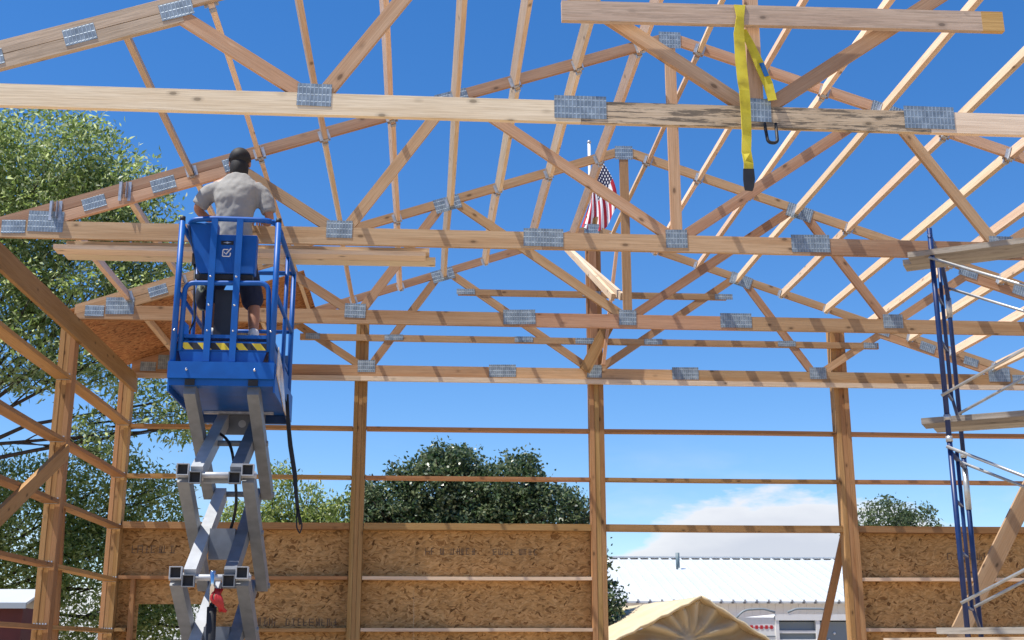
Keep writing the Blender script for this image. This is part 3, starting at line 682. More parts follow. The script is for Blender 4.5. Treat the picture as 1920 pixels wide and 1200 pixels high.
tubeobj('cylinder', [(ax+.015, YN+.05, 1.88), (ax+.0, YN+.25, 1.0)], .033, BLACK, lift)
tubeobj('hydraulic_hose', rounded([(ax-.16, YN+.7, 3.22), (ax+.0, YN+.5, 3.10), (ax+.06, YN+.4, 2.9), (ax+.08, YN+.5, 2.6), (ax+.0, YN+.6, 2.35), (ax+.07, YN+.5, 2.1)], .12), .011, BLACK, lift, 8)
mb = MB(); rg = random.Random(3)
for i in range(7):
    a = rg.uniform(0, 3); mb.tube(rounded([(ax+.06+rg.uniform(-.03, .03), YN+.02, 2.0), (ax+.04+rg.uniform(-.03, .05), YN-.01, 1.93), (ax+.10+rg.uniform(-.03, .03), YN+.02, 1.85)], .03), .011, 6)
mb.build('red_hose', simple('red_hose', (.40, .02, .02), .4), lift, True)
MB().box(LX-.38, LX+.38, 1.65, 3.25, .18, .66).build('chassis', BLUE_DK, lift)
for x in (LX-.38, LX+.30):
    for y in (1.85, 3.0): MB().tube([(x, y, .17), (x+.08, y, .17)], .17, 20).build('wheel', BLACK, lift, True)
sr2 = root('hanging_strap', (-3.075, 2.5, 3.45), 'black strap with a looped end dangling below the right side of the lift', 'strap')
ribbon('strap', [(-3.07, 2.52, 3.50), (-3.060, 2.52, 3.30), (-3.03, 2.5, 3.10), (-2.985, 2.48, 2.88), (-2.965, 2.46, 2.72), (-2.950, 2.46, 2.62), (-2.925, 2.46, 2.50)], [.012, .03, .035, .034, .028, .026, .018], BLACK, sr2)
MB().tube(rounded([(-2.955, 2.455, 2.62), (-2.952, 2.455, 2.48), (-2.925, 2.455, 2.43), (-2.910, 2.455, 2.49), (-2.945, 2.455, 2.62)], .02), .0055, 6).build('loop', BLACK, sr2, True)

# ------------------------------------------------------------------ man on the platform
SKIN = simple('skin', (.36, .17, .10), .5, 0, .08, 30)
SHIRT = simple('shirt_cloth', (.29, .285, .27), .85, 0, .05, 12)
HAT = simple('black_cap', (.010, .010, .011), .7, 0, .3, 30)
def camo():
    mt, nt, bs = newmat('camouflage_cloth'); v, rnd, raw = coords(nt)
    no = N(nt, 'ShaderNodeTexNoise', i_Scale=16., i_Detail=1.5); lk(nt, raw, no.inputs['Vector'])
    r = ramp(nt, [(0, (.015, .02, .035)), (.5, (.10, .12, .10)), (.58, (.22, .26, .20)), (.66, (.03, .04, .04))], no.outputs[0], 'CONSTANT')
    lk(nt, r.outputs[0], bs.inputs['Base Color']); bs.inputs['Roughness'].default_value = .9; return mt
def skinned(name, verts, edges, radii, mat, parent, sub=2, rootv=0, disp=None, vox=0, vit=8):
    o0 = WM[parent.name].translation
    me = bpy.data.meshes.new(name); me.from_pydata([Vector(v)-o0 for v in verts], edges, []); me.update()
    o = bpy.data.objects.new(name, me); col.objects.link(o); place(o, Matrix.Translation(o0), parent)
    me.materials.append(mat)
    sk = o.modifiers.new('skin', 'SKIN'); sk.use_smooth_shade = True
    for i, r in enumerate(radii):
        d = me.skin_vertices[0].data[i]; d.radius = r if isinstance(r, tuple) else (r, r); d.use_root = (i == rootv)
    sb = o.modifiers.new('sub', 'SUBSURF'); sb.levels = sub; sb.render_levels = sub
    if vox:
        rm = o.modifiers.new('remesh', 'REMESH'); rm.mode = 'VOXEL'; rm.voxel_size = vox; rm.use_smooth_shade = True
        sm = o.modifiers.new('smooth', 'SMOOTH'); sm.factor = .6; sm.iterations = vit
    if disp:
        tx = bpy.data.textures.new(name+'_folds', 'CLOUDS'); tx.noise_scale = disp[0]
        dm = o.modifiers.new('folds', 'DISPLACE'); dm.texture = tx; dm.strength = disp[1]; dm.mid_level = .5; dm.texture_coords = 'LOCAL'
    return o
MX, MY = -3.485, 2.13
man = root('person', (MX, MY, 3.79), 'man in grey T-shirt and black cap standing on the blue lift', 'person')
def PT(x, y, z): return (MX+x, MY+y, z)
bv = [PT(0, 0, 4.60), PT(0, -.005, 4.72), PT(0, -.01, 4.88), PT(0, .0, 5.02), PT(0, .015, 5.13), PT(0, .03, 5.20), PT(0, .05, 5.27),   # pelvis..head 0-6
      PT(-.15, .0, 5.045), PT(-.205, .0, 4.985), PT(-.305, .02, 4.865), PT(-.24, .16, 4.83), PT(-.175, .265, 4.875),     # left arm 7-11
      PT(.15, .0, 5.035), PT(.20, -.0, 4.97), PT(.262, -.01, 4.79), PT(.225, .14, 4.80), PT(.15, .265, 4.875),            # right arm 12-16
      PT(-.10, .01, 4.52), PT(-.165, .05, 4.20), PT(-.13, -.01, 3.93), PT(-.12, -.02, 3.85), PT(-.125, .10, 3.82),        # left leg 17-21
      PT(.10, .0, 4.52), PT(.165, .05, 4.20), PT(.185, -.02, 3.93), PT(.19, -.03, 3.85), PT(.20, .09, 3.82)]              # right leg 22-26
be = [(0,1),(1,2),(2,3),(3,4),(4,5),(5,6),(3,7),(7,8),(8,9),(9,10),(10,11),(3,12),(12,13),(13,14),(14,15),(15,16),(0,17),(17,18),(18,19),(19,20),(20,21),(0,22),(22,23),(23,24),(24,25),(25,26)]
br_ = [(.13,.10),(.12,.09),(.13,.10),(.13,.095),.055,.052,(.062,.070),.055,.05,.038,.036,.022,.055,.05,.038,.036,.022,.08,.055,.045,.035,.03,.08,.055,.045,.035,.03]
body = skinned('body', bv, be, br_, SKIN, man, 2, 0, None, .011, 6)
# head, ears, nose
hd = MB().ball(PT(0, .055, 5.265), (.072, .088, .10), 12); hd.ball(PT(-.074, .055, 5.255), (.012, .022, .030), 6); hd.ball(PT(.074, .055, 5.255), (.012, .022, .030), 6)
hd.ball(PT(0, .147, 5.25), (.013, .018, .022), 6); hd.ball(PT(0, .125, 5.195), (.035, .03, .02), 6)
hd.build('head', SKIN, man, True)
ey = MB(); [ey.ball(PT(x, .137, 5.275), (.012, .006, .007), 6) for x in (-.028, .028)]; ey.build('eyes', WHITE, man, True)
MB().ball(PT(0, .138, 5.213), (.022, .006, .006), 6).build('mouth', simple('lips', (.3, .1, .08), .5), man, True)
MB().ball(PT(0, .030, 5.205), (.072, .078, .120), 12).build('hair', HAT, man, True)
cp = MB().ball(PT(0, .045, 5.295), (.083, .098, .085), 12); cp.tube([PT(0, .045, 5.30), PT(0, .045, 5.27)], .086, 24)
cpo = cp.build('cap', HAT, man, True)
# hands on the chord
for sx, hp in ((-1, (-.165, .285, 4.875)), (1, (.14, .285, 4.875))):
    mb = MB(); mb.ball(PT(hp[0], hp[1], hp[2]), (.034, .045, .016), 8)
    for k, L in enumerate((.060, .070, .066, .052)):
        x = hp[0]+(k-1.5)*.018; mb.tube(rounded([PT(x, hp[1]+.03, hp[2]), PT(x, hp[1]+.03+L*.6, hp[2]+.004), PT(x, hp[1]+.03+L, hp[2]-.022)], .012, 3), .0085, 6, r2=.007)
    mb.tube(rounded([PT(hp[0]-sx*-.03*-1, hp[1]-.01, hp[2]-.005), PT(hp[0]-sx*.052, hp[1]+.02, hp[2]-.015), PT(hp[0]-sx*.055, hp[1]+.045, hp[2]-.03)], .012, 3), .0095, 6)
    mb.build('hand', SKIN, man, True)
# T-shirt
def loft(mb, rings, n=28):
    base = len(mb.v)
    for c, rx, ry in rings:
        for k in range(n):
            t = 2*math.pi*k/n; mb.v.append(Vector((c[0]+rx*math.copysign(abs(math.cos(t))**.85, math.cos(t)), c[1]+ry*math.sin(t), c[2])))
    for i in range(len(rings)-1):
        for k in range(n): mb.f.append((base+i*n+k, base+i*n+(k+1) % n, base+(i+1)*n+(k+1) % n, base+(i+1)*n+k))
    mb.f.append(tuple(base+k for k in reversed(range(n)))); mb.f.append(tuple(base+(len(rings)-1)*n+k for k in range(n)))
def clothe(name, mb, mat, vox, vit, disp):
    o = mb.build(name, mat, man, True)
    rm = o.modifiers.new('remesh', 'REMESH'); rm.mode = 'VOXEL'; rm.voxel_size = vox; rm.use_smooth_shade = True
    sm = o.modifiers.new('smooth', 'SMOOTH'); sm.factor = .6; sm.iterations = vit
    for q, (sc_, st_, ty) in enumerate(disp):
        tx = bpy.data.textures.new(name+'_folds', ty); tx.noise_scale = sc_
        if ty == 'WOOD': tx.wood_type = 'BANDNOISE'; tx.turbulence = 7; tx.noise_basis_2 = 'SIN'
        dm = o.modifiers.new('folds', 'DISPLACE'); dm.texture = tx; dm.strength = st_; dm.mid_level = .5; dm.texture_coords = 'LOCAL'
    return o
mb = MB()
loft(mb, [(PT(0, -.01, 4.54), .148, .124), (PT(0, -.01, 4.62), .141, .118), (PT(0, -.012, 4.72), .136, .114), (PT(0, -.02, 4.82), .147, .120), (PT(0, -.02, 4.92), .166, .126), (PT(0, -.01, 5.0), .178, .118), (PT(0, .0, 5.055), .162, .100), (PT(0, .01, 5.10), .130, .085), (PT(0, .018, 5.142), .070, .068)])
for sx, pts_ in ((-1, [PT(-.13, 0, 5.03), PT(-.19, 0, 5.0), PT(-.235, .008, 4.955), PT(-.285, .018, 4.885)]), (1, [PT(.13, 0, 5.02), PT(.185, 0, 4.99), PT(.222, 0, 4.93), PT(.252, -.005, 4.835)])):
    mb.tube(pts_, [.070, .072, .068, .062], 16)
clothe('shirt', mb, SHIRT, .010, 10, ((.13, .034, 'CLOUDS'), (.045, .006, 'CLOUDS')))
CAMO = camo()
SHORT = simple('navy_cloth', (.012, .018, .045), .9, 0, .2, 10)
skinned('shorts', [PT(0, 0, 4.60), PT(0, 0, 4.50), PT(-.11, .015, 4.36), PT(-.16, .04, 4.17), PT(-.155, .04, 4.08), PT(.105, .01, 4.36), PT(.158, .035, 4.17), PT(.165, .03, 4.06)],
        [(0,1),(1,2),(2,3),(3,4),(1,5),(5,6),(6,7)], [(.145,.12),(.15,.125),.10,.085,.080,.10,.088,.084], SHORT, man, 2, 0, (.06, .02), .011, 8)
MB().ball(PT(-.20, -.03, 4.16), (.055, .07, .12), 10).build('camouflage_pouch', CAMO, man, True)
for x, xx in ((-.12, -.125), (.19, .20)):
    mb = MB().ball(PT(x, .035, 3.83), (.048, .12, .040), 10); mb.ball(PT(x, -.04, 3.865), (.042, .045, .045), 8); mb.build('shoe', WHITE, man, True)

# ------------------------------------------------------------------ scaffold
SA = Vector((1.693, 1.506, 0)); e1 = Vector((.503, .864, 0)); e2 = Vector((.864, -.503, 0)); FW = .843
sc = root('scaffold_tower', (SA.x, SA.y, 0), 'blue tube scaffold tower with grey cross braces at the right edge', 'scaffold')
def SP(a, b, z): p = SA+e1*a+e2*b; return (p.x, p.y, z)
for b in (0, 2.13):
    for fi, (zb, zt) in enumerate(((.0, 1.50), (1.53, 3.02), (3.05, 4.55))):
        MB().tube([SP(0, b, zb), SP(0, b, zt+(.06 if fi == 2 else 0))], .0188, 12).build('frame_leg', SCAF, sc, True)
        if fi == 2:
            MB().tube(rounded([SP(0, b, zt), SP(.10, b, zt-.01), SP(FW*.72, b, zt-.03), SP(FW, b, zt-.22), SP(FW, b, zb)], .12, 6), .017, 12).build('frame_arch', SCAF, sc, True)
        else:
            MB().tube([SP(FW, b, zb), SP(FW, b, zt)], .0188, 12).build('frame_leg', SCAF, sc, True)
            MB().tube([SP(0, b, zt-.08), SP(FW, b, zt-.08)], .017, 8).build('frame_rail', SCAF, sc, True)
        MB().tube([SP(FW*.48, b, zb+.35), SP(FW*.48, b, zt-.02)], .0145, 10).build('inner_post', SCAF, sc, True)
        for z in (zb+.35, zb+.72, zb+1.08): MB().tube([SP(0, b, z), SP(FW*.48, b, z-.01)], .012, 8).build('rung', SCAF, sc, True)
        MB().tube([SP(FW*.48, b, zb+.37), SP(FW, b, zb+.2)], .012, 8).build('rung', SCAF, sc, True)
    for z in (1.515, 3.035):
        for a in (0, FW): MB().tube([SP(a, b, z-.02), SP(a, b, z+.02)], .024, 12).build('coupling', ZINC, sc, True)
    for z0, z1 in ((4.13, 4.29), (2.62, 2.93)): MB().tube([SP(FW, b, z0), SP(FW, b, z1)], .0225, 12).build('sleeve', ZINC, sc, True)
    for z in (3.19,): MB().tube([SP(0, b, z-.02), SP(0, b, z+.02)], .025, 12).build('coupling', ZINC, sc, True)
for a, dy in ((0, -.03), (FW, -.03)):
    for z0, z1 in ((4.38, 3.34), (3.34, 4.38), (2.98, 1.90), (1.90, 2.98), (1.40, .45), (.45, 1.40)):
        p0 = Vector(SP(a, -.02, z0)); p1 = Vector(SP(a, 2.15, z1))
        br = MB().tube([p0+e1*(dy if z0 > z1 else dy-.024), p1+e1*(dy if z0 > z1 else dy-.024)], .0115, 8).build('cross_brace', ZINC, sc, True)
k = 0
PL = (('top', 4.40), ('middle', 3.185), ('lowest', 1.70))
for nm, z in PL:
    for q in range(3 if nm == 'lowest' else 2):
        st = -.20+random.uniform(-.06, .06); off = ((.10, .345, .59) if nm == 'lowest' else (.27, .51) if nm == 'middle' else (.06, .25))[q]
        p0 = SP(off, st, z+.02+.004*q); p1 = SP(off, 2.5+random.uniform(-.1, .1), z+.02-.003*q)
        o = beam('scaffold_plank', p0, p1, .185 if nm == 'top' else .235, .042, W_PLANK, warp=.008)
        tag(o, '%s weathered plank of the %s level of the scaffold' % (('front', 'middle', 'rear')[q] if nm == 'lowest' else ('front', 'rear')[q], nm), 'plank', 'planks on the scaffold')
o = beam('loose_board', SP(.0, -.55, 1.655), SP(.05, 2.2, 1.665), .14, .036, W_PALE); tag(o, 'pale new board sticking out to the left under the lowest scaffold planks', 'board')

# ------------------------------------------------------------------ ground
def ground_mat():
    mt, nt, bs = newmat('dry_ground'); tc = nt.nodes.new('ShaderNodeTexCoord')
    n1 = N(nt, 'ShaderNodeTexNoise', i_Scale=.35, i_Detail=6.); lk(nt, tc.outputs['Object'], n1.inputs['Vector'])
    n2 = N(nt, 'ShaderNodeTexNoise', i_Scale=14., i_Detail=6.); lk(nt, tc.outputs['Object'], n2.inputs['Vector'])
    r1 = ramp(nt, [(.35, (.40, .30, .20)), (.65, (.52, .41, .29))], n1.outputs[0]); r2 = ramp(nt, [(.3, (.75,)*3), (.7, (1.15,)*3)], n2.outputs[0])
    lk(nt, mixc(nt, 1., r1.outputs[0], r2.outputs[0], 'MULTIPLY'), bs.inputs['Base Color']); bs.inputs['Roughness'].default_value = .95
    bp = N(nt, 'ShaderNodeBump', i_Strength=.5, i_Distance=.03); lk(nt, n2.outputs[0], bp.inputs['Height']); lk(nt, bp.outputs[0], bs.inputs['Normal']); return mt
g = mesh_obj('ground', *(lambda n: ([(x, y, 0) for x in n for y in n], [(i*len(n)+j, (i+1)*len(n)+j, (i+1)*len(n)+j+1, i*len(n)+j+1) for i in range(len(n)-1) for j in range(len(n)-1)]))((-1500, -300, -60, -20, 0, 20, 60, 300, 1500)), ground_mat()); tag(g, kind='structure')

# ------------------------------------------------------------------ trees
def blob_ctr(rg, b):
    while True:
        p = Vector((rg.uniform(-1, 1), rg.uniform(-1, 1), rg.uniform(-1, 1)))
        if p.length <= 1: break
    l = p.length
    if l > 1e-3: p = p/l*(l**.55)
    return Vector((b[0]+p.x*b[3], b[1]+p.y*b[4], b[2]+p.z*b[5]))
def make_tree(name, label, base, h0, blobs, nclump, per, spread, leaf, mat, seed, trunk_r=.16, droop=.0, limbs=True, group='trees beyond the frame', cat='tree', twist=0.):
    rg = random.Random(seed); nr = np.random.default_rng(seed)
    r = root(name, base, label, cat, group)
    top = Vector(base)+Vector((0, 0, h0))
    mb = MB(); mb.tube([Vector(base)-Vector((0, 0, .1)), Vector(base)+Vector((.05, .02, h0*.5)), top], [trunk_r*1.15, trunk_r, trunk_r*.8], 10)
    mb.build('trunk', BARK, r, True)
    mb = MB(); twigs = []
    for b in blobs:
        c = Vector(b[:3]); mid = top.lerp(c, .5)+Vector((rg.uniform(-.2, .2), rg.uniform(-.2, .2), rg.uniform(-.1, .3)))
        rr = trunk_r*.42
        mb.tube([top-Vector((0, 0, rg.uniform(0, h0*.3))), top.lerp(mid, .5)+Vector((rg.uniform(-.15, .15), 0, rg.uniform(-.1, .1))), mid, c], [rr, rr*.75, rr*.55, rr*.3], 7)
        for q in range(5):
            e = blob_ctr(rg, b); m2 = mid.lerp(e, .5)+Vector((rg.uniform(-.15, .15), rg.uniform(-.15, .15), rg.uniform(-.1, .15)))
            s0 = mid.lerp(c, rg.random()); mb.tube([s0, m2, e], [rr*.3, rr*.2, .006], 5); twigs.append((m2, e))
    mb.build('branches', BARK, r, True)
    vol = np.array([b[3]*b[4]*b[5] for b in blobs])**.75; vol /= vol.sum()
    cen = []; idx = nr.choice(len(blobs), nclump, p=vol)
    for i in idx: cen.append(blob_ctr(rg, blobs[i]))
    cen = np.array([tuple(c) for c in cen])
    n = nclump*per
    # each clump is a short spray of leaves along a twig
    dirs = nr.normal(size=(nclump, 3)); dirs[:, 2] = dirs[:, 2]*.5-droop; dirs /= np.linalg.norm(dirs, axis=1)[:, None]
    t = nr.uniform(-1, 1, (nclump, per, 1)); jit = nr.normal(size=(nclump, per, 3))*spread*.38
    P = (cen[:, None, :]+dirs[:, None, :]*t*spread+jit).reshape(n, 3)
    d = np.repeat(dirs, per, 0)+nr.normal(size=(n, 3))*.7; d[:, 2] -= droop; d /= np.linalg.norm(d, axis=1)[:, None]
    w = np.cross(d, nr.normal(size=(n, 3))); w /= np.linalg.norm(w, axis=1)[:, None]
    L = leaf[0]*nr.uniform(.6, 1.3, (n, 1)); Wd = leaf[1]*nr.uniform(.7, 1.2, (n, 1))
    nn = np.cross(d, w)
    v = np.stack([P-d*L*.5, P+w*Wd*.5+nn*Wd*.12, P+d*L*.5-nn*L*.08, P-w*Wd*.5+nn*Wd*.12], 1).reshape(-1, 3)-np.array(base)
    me = bpy.data.meshes.new('crown'); me.vertices.add(4*n); me.vertices.foreach_set('co', v.astype(np.float32).ravel())
    me.loops.add(4*n); me.loops.foreach_set('vertex_index', np.arange(4*n, dtype=np.int32))
    me.polygons.add(n); me.polygons.foreach_set('loop_start', np.arange(0, 4*n, 4, dtype=np.int32)); me.polygons.foreach_set('loop_total', np.full(n, 4, dtype=np.int32))
    me.update(calc_edges=True); me.materials.append(mat)
    o = bpy.data.objects.new('crown', me); col.objects.link(o); place(o, Matrix.Translation(Vector(base)), r)
    return r
make_tree('willow_tree', 'tall light green willow-like tree behind the upper left of the frame', (-11.8, 16.2, 0), 4.6,
          [(-10.9, 16, 10.2, 2.0, 1.3, 1.3), (-9.3, 15.5, 10.7, 1.5, 1.0, 1.0), (-8.7, 15.6, 9.5, 1.5, 1, .95), (-7.8, 15.4, 9.7, .95, .7, .9), (-10.5, 15.8, 8.2, 1.7, 1.1, 1.0), (-8.5, 15.5, 8.1, 1.4, .9, .85), (-7.0, 15.3, 8.8, .85, .6, .55), (-7.2, 15.3, 8.0, .8, .6, .35),
           (-9.6, 15.6, 6.9, 1.4, .9, .7), (-7.8, 15.4, 6.8, 1.2, .7, .6), (-6.8, 15.2, 5.9, .9, .5, .30), (-6.3, 15.2, 5.5, .5, .4, .22), (-11.0, 15.6, 6.0, 1.0, .9, .8), (-7.9, 15.3, 5.3, .5, .5, .4)],
          2900, 17, .30, (.135, .048), L_WILLOW, 11, .15, .35)
make_tree('willow_tree', 'lower spreading light green tree seen between the left wall girts', (-11.6, 17.6, 0), 2.2,
          [(-11.4, 17, 3.9, 1.8, 1, 1.3), (-9.6, 17, 3.8, 1.5, 1, 1.4), (-8.2, 16.8, 4.5, 1.1, .8, .9), (-8.0, 16.8, 2.7, 1.4, .9, 1.2), (-6.9, 16.6, 4.4, .5, .5, .45), (-6.4, 16.8, 2.0, 1.4, .7, .75), (-7.4, 16.6, 3.6, .7, .5, .5), (-6.5, 16.6, 3.75, .35, .4, .2)],
          2500, 16, .26, (.12, .045), L_MID, 12, .14, .25)
make_tree('pale_tree', 'pale green young trees with upright shoots just right of the lift mast', (-4.3, 14.2, 0), 1.9,
          [(-4.9, 14, 3.2, .7, .6, .8), (-4.4, 14, 4.05, .28, .3, .60), (-3.9, 14, 3.8, .22, .3, .50), (-4.0, 14, 3.3, .8, .6, .6), (-3.2, 14, 3.5, .7, .5, .60), (-3.0, 14, 3.95, .25, .3, .30), (-4.2, 14, 3.2, .9, .6, .5), (-3.5, 14, 2.6, 1.2, .6, .5)],
          1900, 15, .16, (.085, .034), L_MID, 13, .09, -.5)
make_tree('apple_tree', 'dark dense round tree behind the strand board, between the tall posts', (-1.4, 14.2, 0), 1.8,
          [(-1.75, 13.6, 4.1, .62, .7, .78), (-2.55, 13.6, 3.75, .62, .6, .62), (-1.0, 13.6, 3.8, .75, .8, .72), (-.60, 13.5, 4.12, .62, .6, .52), (.0, 13.4, 3.75, .62, .6, .55), (.15, 13.4, 3.45, .62, .6, .6), (-3.0, 13.6, 3.4, .4, .4, .5), (-1.3, 13.6, 4.15, .45, .5, .35), (-1.5, 13.6, 3.1, 1.5, .8, .75), (-1.35, 13.6, 3.75, .6, .6, .5), (.55, 13.3, 3.75, .25, .3, .3), (-1.55, 13.6, 4.55, .6, .4, .35), (-.4, 13.5, 4.6, .3, .3, .2), (.45, 13.3, 3.0, .55, .6, .55), (.5, 13.2, 2.1, .75, .6, .75), (-2.9, 13.6, 3.9, .35, .3, .35), (-2.3, 13.7, 3.3, 1.0, .5, .6), (-2.4, 13.6, 4.35, .2, .3, .28)],
          4300, 17, .14, (.075, .048), L_DARK, 14, .14, .0)
make_tree('round_tree', 'grey-green bushy tree above the strand board at the far right', (9.3, 22.5, 0), 2.6,
          [(9.0, 22, 4.35, .85, .6, .75), (9.7, 22, 4.25, .75, .6, .70), (8.6, 22, 3.9, .6, .6, .55), (10.2, 22, 3.8, .6, .6, .55), (9.3, 22, 3.6, 1.2, .7, .6)],
          900, 14, .17, (.10, .05), L_GREY, 15, .12, -.2)
make_tree('round_tree', 'small sparse bush tops just right of the scaffold legs', (11.3, 22.5, 0), 2.4,
          [(11.15, 22, 4.0, .30, .3, .42), (11.9, 22, 4.0, .35, .3, .28), (11.5, 22, 3.6, .8, .4, .3)], 130, 12, .15, (.10, .05), L_GREY, 16, .08, -.2)

# ------------------------------------------------------------------ buildings
def metal_mat(name, c, pitch, axis=0, rough=.35):
    mt, nt, bs = newmat(name); tc = nt.nodes.new('ShaderNodeTexCoord'); sp = nt.nodes.new('ShaderNodeSeparateXYZ'); lk(nt, tc.outputs['Object'], sp.inputs[0])
    no = N(nt, 'ShaderNodeTexNoise', i_Scale=.8, i_Detail=5.); lk(nt, tc.outputs['Object'], no.inputs['Vector'])
    r = ramp(nt, [(.3, tuple(q*.92 for q in c)), (.7, c)], no.outputs[0]); lk(nt, r.outputs[0], bs.inputs['Base Color'])
    bs.inputs['Roughness'].default_value = rough; return mt
ROOFW = metal_mat('white_roof_metal', (.60, .63, .64), .3)
WALLW = metal_mat('white_wall_metal', (.80, .81, .83), .3, rough=.6)
b = root('metal_building', (5.8, 26, 0), 'long white building with a white ribbed metal roof beyond the doorway', 'building')
bx0, bx1, by0, by1 = .2, 11.0, 24.0, 29.0; ez, rz = 2.76, 4.16
MB().box(bx0+.25, bx1-.25, by0+.3, 2*by1-by0-.3, 0, ez-.02).build('wall', WALLW, b)
mb = MB()
for i in range(53): mb.box(bx0+.3+i*.2, bx0+.335+i*.2, by0+.28, by0+.3, .0, ez-.05)
mb.build('wall_rib', WALLW, b)
mb = MB(); sl_ = (rz-ez)/(by1-by0)
mb.prism([(bx0, by0, ez), (bx0, by1, rz), (bx0, 2*by1-by0, ez), (bx0, 2*by1-by0, ez-.05), (bx0, by1, rz-.05), (bx0, by0, ez-.05)], (bx1-bx0-.85, 0, 0))
mb.prism([(bx1-.849, by0, ez), (bx1-.849, by1-.0, rz-.001), (bx1-.849, by1, rz-.05), (bx1-.849, by0, ez-.05)], (.0005, 0, 0))
mb.v += [Vector(p) for p in ((bx1-.85, by0, ez), (bx1, by0, ez), (bx1+.3, by1, ez), (bx1-.85, by1, rz), (bx1, 2*by1-by0, ez), (bx1-.85, 2*by1-by0, ez))]
n_ = len(mb.v)-6; mb.f += [(n_, n_+1, n_+3), (n_+1, n_+2, n_+3), (n_+2, n_+4, n_+3), (n_+4, n_+5, n_+3)]
roof = mb.build('roof', ROOFW, b)
mb = MB()
for i in range(34):
    x = bx0+.15+i*.30
    mb.bar((x, by0-.01, ez+.015), (x, by1-.15, rz-.025), .05, .06)
mb.build('roof_rib', ROOFW, roof)
MB().bar((bx0, by1, rz+.03), (bx1-.85, by1, rz+.03), .30, .04).build('ridge_cap', ROOFW, roof)
mb = MB()
for i in range(36): mb.box(bx0+.1+i*.30, bx0+.16+i*.30, by0-.03, by0-.012, ez-.055, ez-.01)
mb.build('eave_clip', simple('dark_clip', (.12, .12, .13), .6), roof)
MB().tube([(5.13, 27.6, 3.7), (5.13, 27.6, 4.22)], .055, 10).build('vent_pipe', simple('pipe_grey', (.12, .17, .19), .5), roof, True)
b2 = root('red_barn', (-9.6, 13, 0), 'dark red shed with a white roof low behind the left wall girts', 'shed')
MB().box(-12.0, -7.85, 12.1, 13.3, 0, 2.20).build('wall', simple('barn_red', (.085, .016, .016), .7, 0, .2, 3), b2)
rf = MB().prism([(-12.1, 11.9, 2.27), (-12.1, 12.8, 2.50), (-12.1, 13.5, 2.27), (-12.1, 13.5, 2.23), (-12.1, 12.8, 2.46), (-12.1, 11.9, 2.23)], (4.35, 0, 0)).build('roof', ROOFW, b2)
MB().box(-12.1, -7.75, 11.88, 11.92, 2.185, 2.265).build('fascia', simple('fascia_grey', (.33, .38, .42), .5), rf)

# ------------------------------------------------------------------ tan car canopy
def canvas_mat():
    mt, nt, bs = newmat('tan_canvas'); v, rnd, raw = coords(nt)
    no = N(nt, 'ShaderNodeTexNoise', i_Scale=3., i_Detail=6.); lk(nt, raw, no.inputs['Vector'])
    r = ramp(nt, [(.3, (.70, .58, .36)), (.7, (.80, .69, .47))], no.outputs[0]); lk(nt, r.outputs[0], bs.inputs['Base Color']); bs.inputs['Roughness'].default_value = .7
    tr = nt.nodes.new('ShaderNodeBsdfTranslucent'); tr.inputs[0].default_value = (.62, .45, .22, 1)
    ms = nt.nodes.new('ShaderNodeMixShader'); ms.inputs[0].default_value = .25; lk(nt, bs.outputs[0], ms.inputs[1]); lk(nt, tr.outputs[0], ms.inputs[2]); lk(nt, ms.outputs[0], nt.nodes['Material Output'].inputs[0])
    return mt
CANV = canvas_mat()
cn = root('canopy_tent', (1.9, 10.5, 0), 'tan canvas car canopy with a crumpled gable, standing beyond the open doorway', 'canopy')
PK = Vector((1.90, 10.5, 2.31)); rdir = Vector((-.10, 1.0, 0)).normalized(); gx = Vector((1, .10, 0)).normalized()
def surf(name, fn, nu, nv, mat, parent):
    o0 = WM[parent.name].translation; v = [fn(i/nu, j/nv)-o0 for i in range(nu+1) for j in range(nv+1)]
    f = [(i*(nv+1)+j, (i+1)*(nv+1)+j, (i+1)*(nv+1)+j+1, i*(nv+1)+j+1) for i in range(nu) for j in range(nv)]
    o = mesh_obj(name, v, f, mat, parent, None, True); so = o.modifiers.new('thick', 'SOLIDIFY'); so.thickness = .006; return o
from mathutils import noise as mn
def roofside(sg):
    def fn(u, v):
        x = u*1.65; sag = .03*math.sin(v*math.pi*3)**2*u
        p = PK+gx*(sg*x)+rdir*(v*5-.12*0)+Vector((0, 0, -x*(.47 if sg < 0 else .62)-sag+.012*mn.noise(Vector((x*5, v*8, sg)))))
        return p
    return fn
surf('roof_cover', roofside(-1), 24, 40, CANV, cn); surf('roof_cover', roofside(1), 24, 40, CANV, cn)
def gable(u, v):
    x = (u*2-1)*1.6; sl2 = .47 if x < 0 else .62
    zt = PK.z-abs(x)*sl2-.04; z = zt-v*1.1
    a = math.atan2(z-1.72, x+.15); rr = math.hypot(z-1.72, x+.15)
    fold = .11*math.sin(a*13+2*mn.noise(Vector((x*2, z*2, 0))))*min(1, rr*1.5)+.05*mn.noise(Vector((x*4, z*5, 1)))
    return Vector((PK.x, PK.y, 0))+gx*x+rdir*(.10+fold)+Vector((0, 0, z))
surf('gable_curtain', gable, 110, 50, CANV, cn)
for sg, s2 in ((-1, .47), (1, .62)):
    pts = [PK+gx*(sg*t)+Vector((0, -.01, -t*s2+.004+.012*math.sin(t*23))) for t in [i*.1 for i in range(17)]]
    MB().tube(pts, .022, 8).build('rope_hem', CANV, cn, True)
    MB().tube([PK+gx*(sg*1.62)+Vector((0, .1, -1.62*s2-.03)), Vector((PK.x, PK.y+.1, 0))+gx*(sg*1.62)], .03, 8).build('pole', WHITE, cn, True)

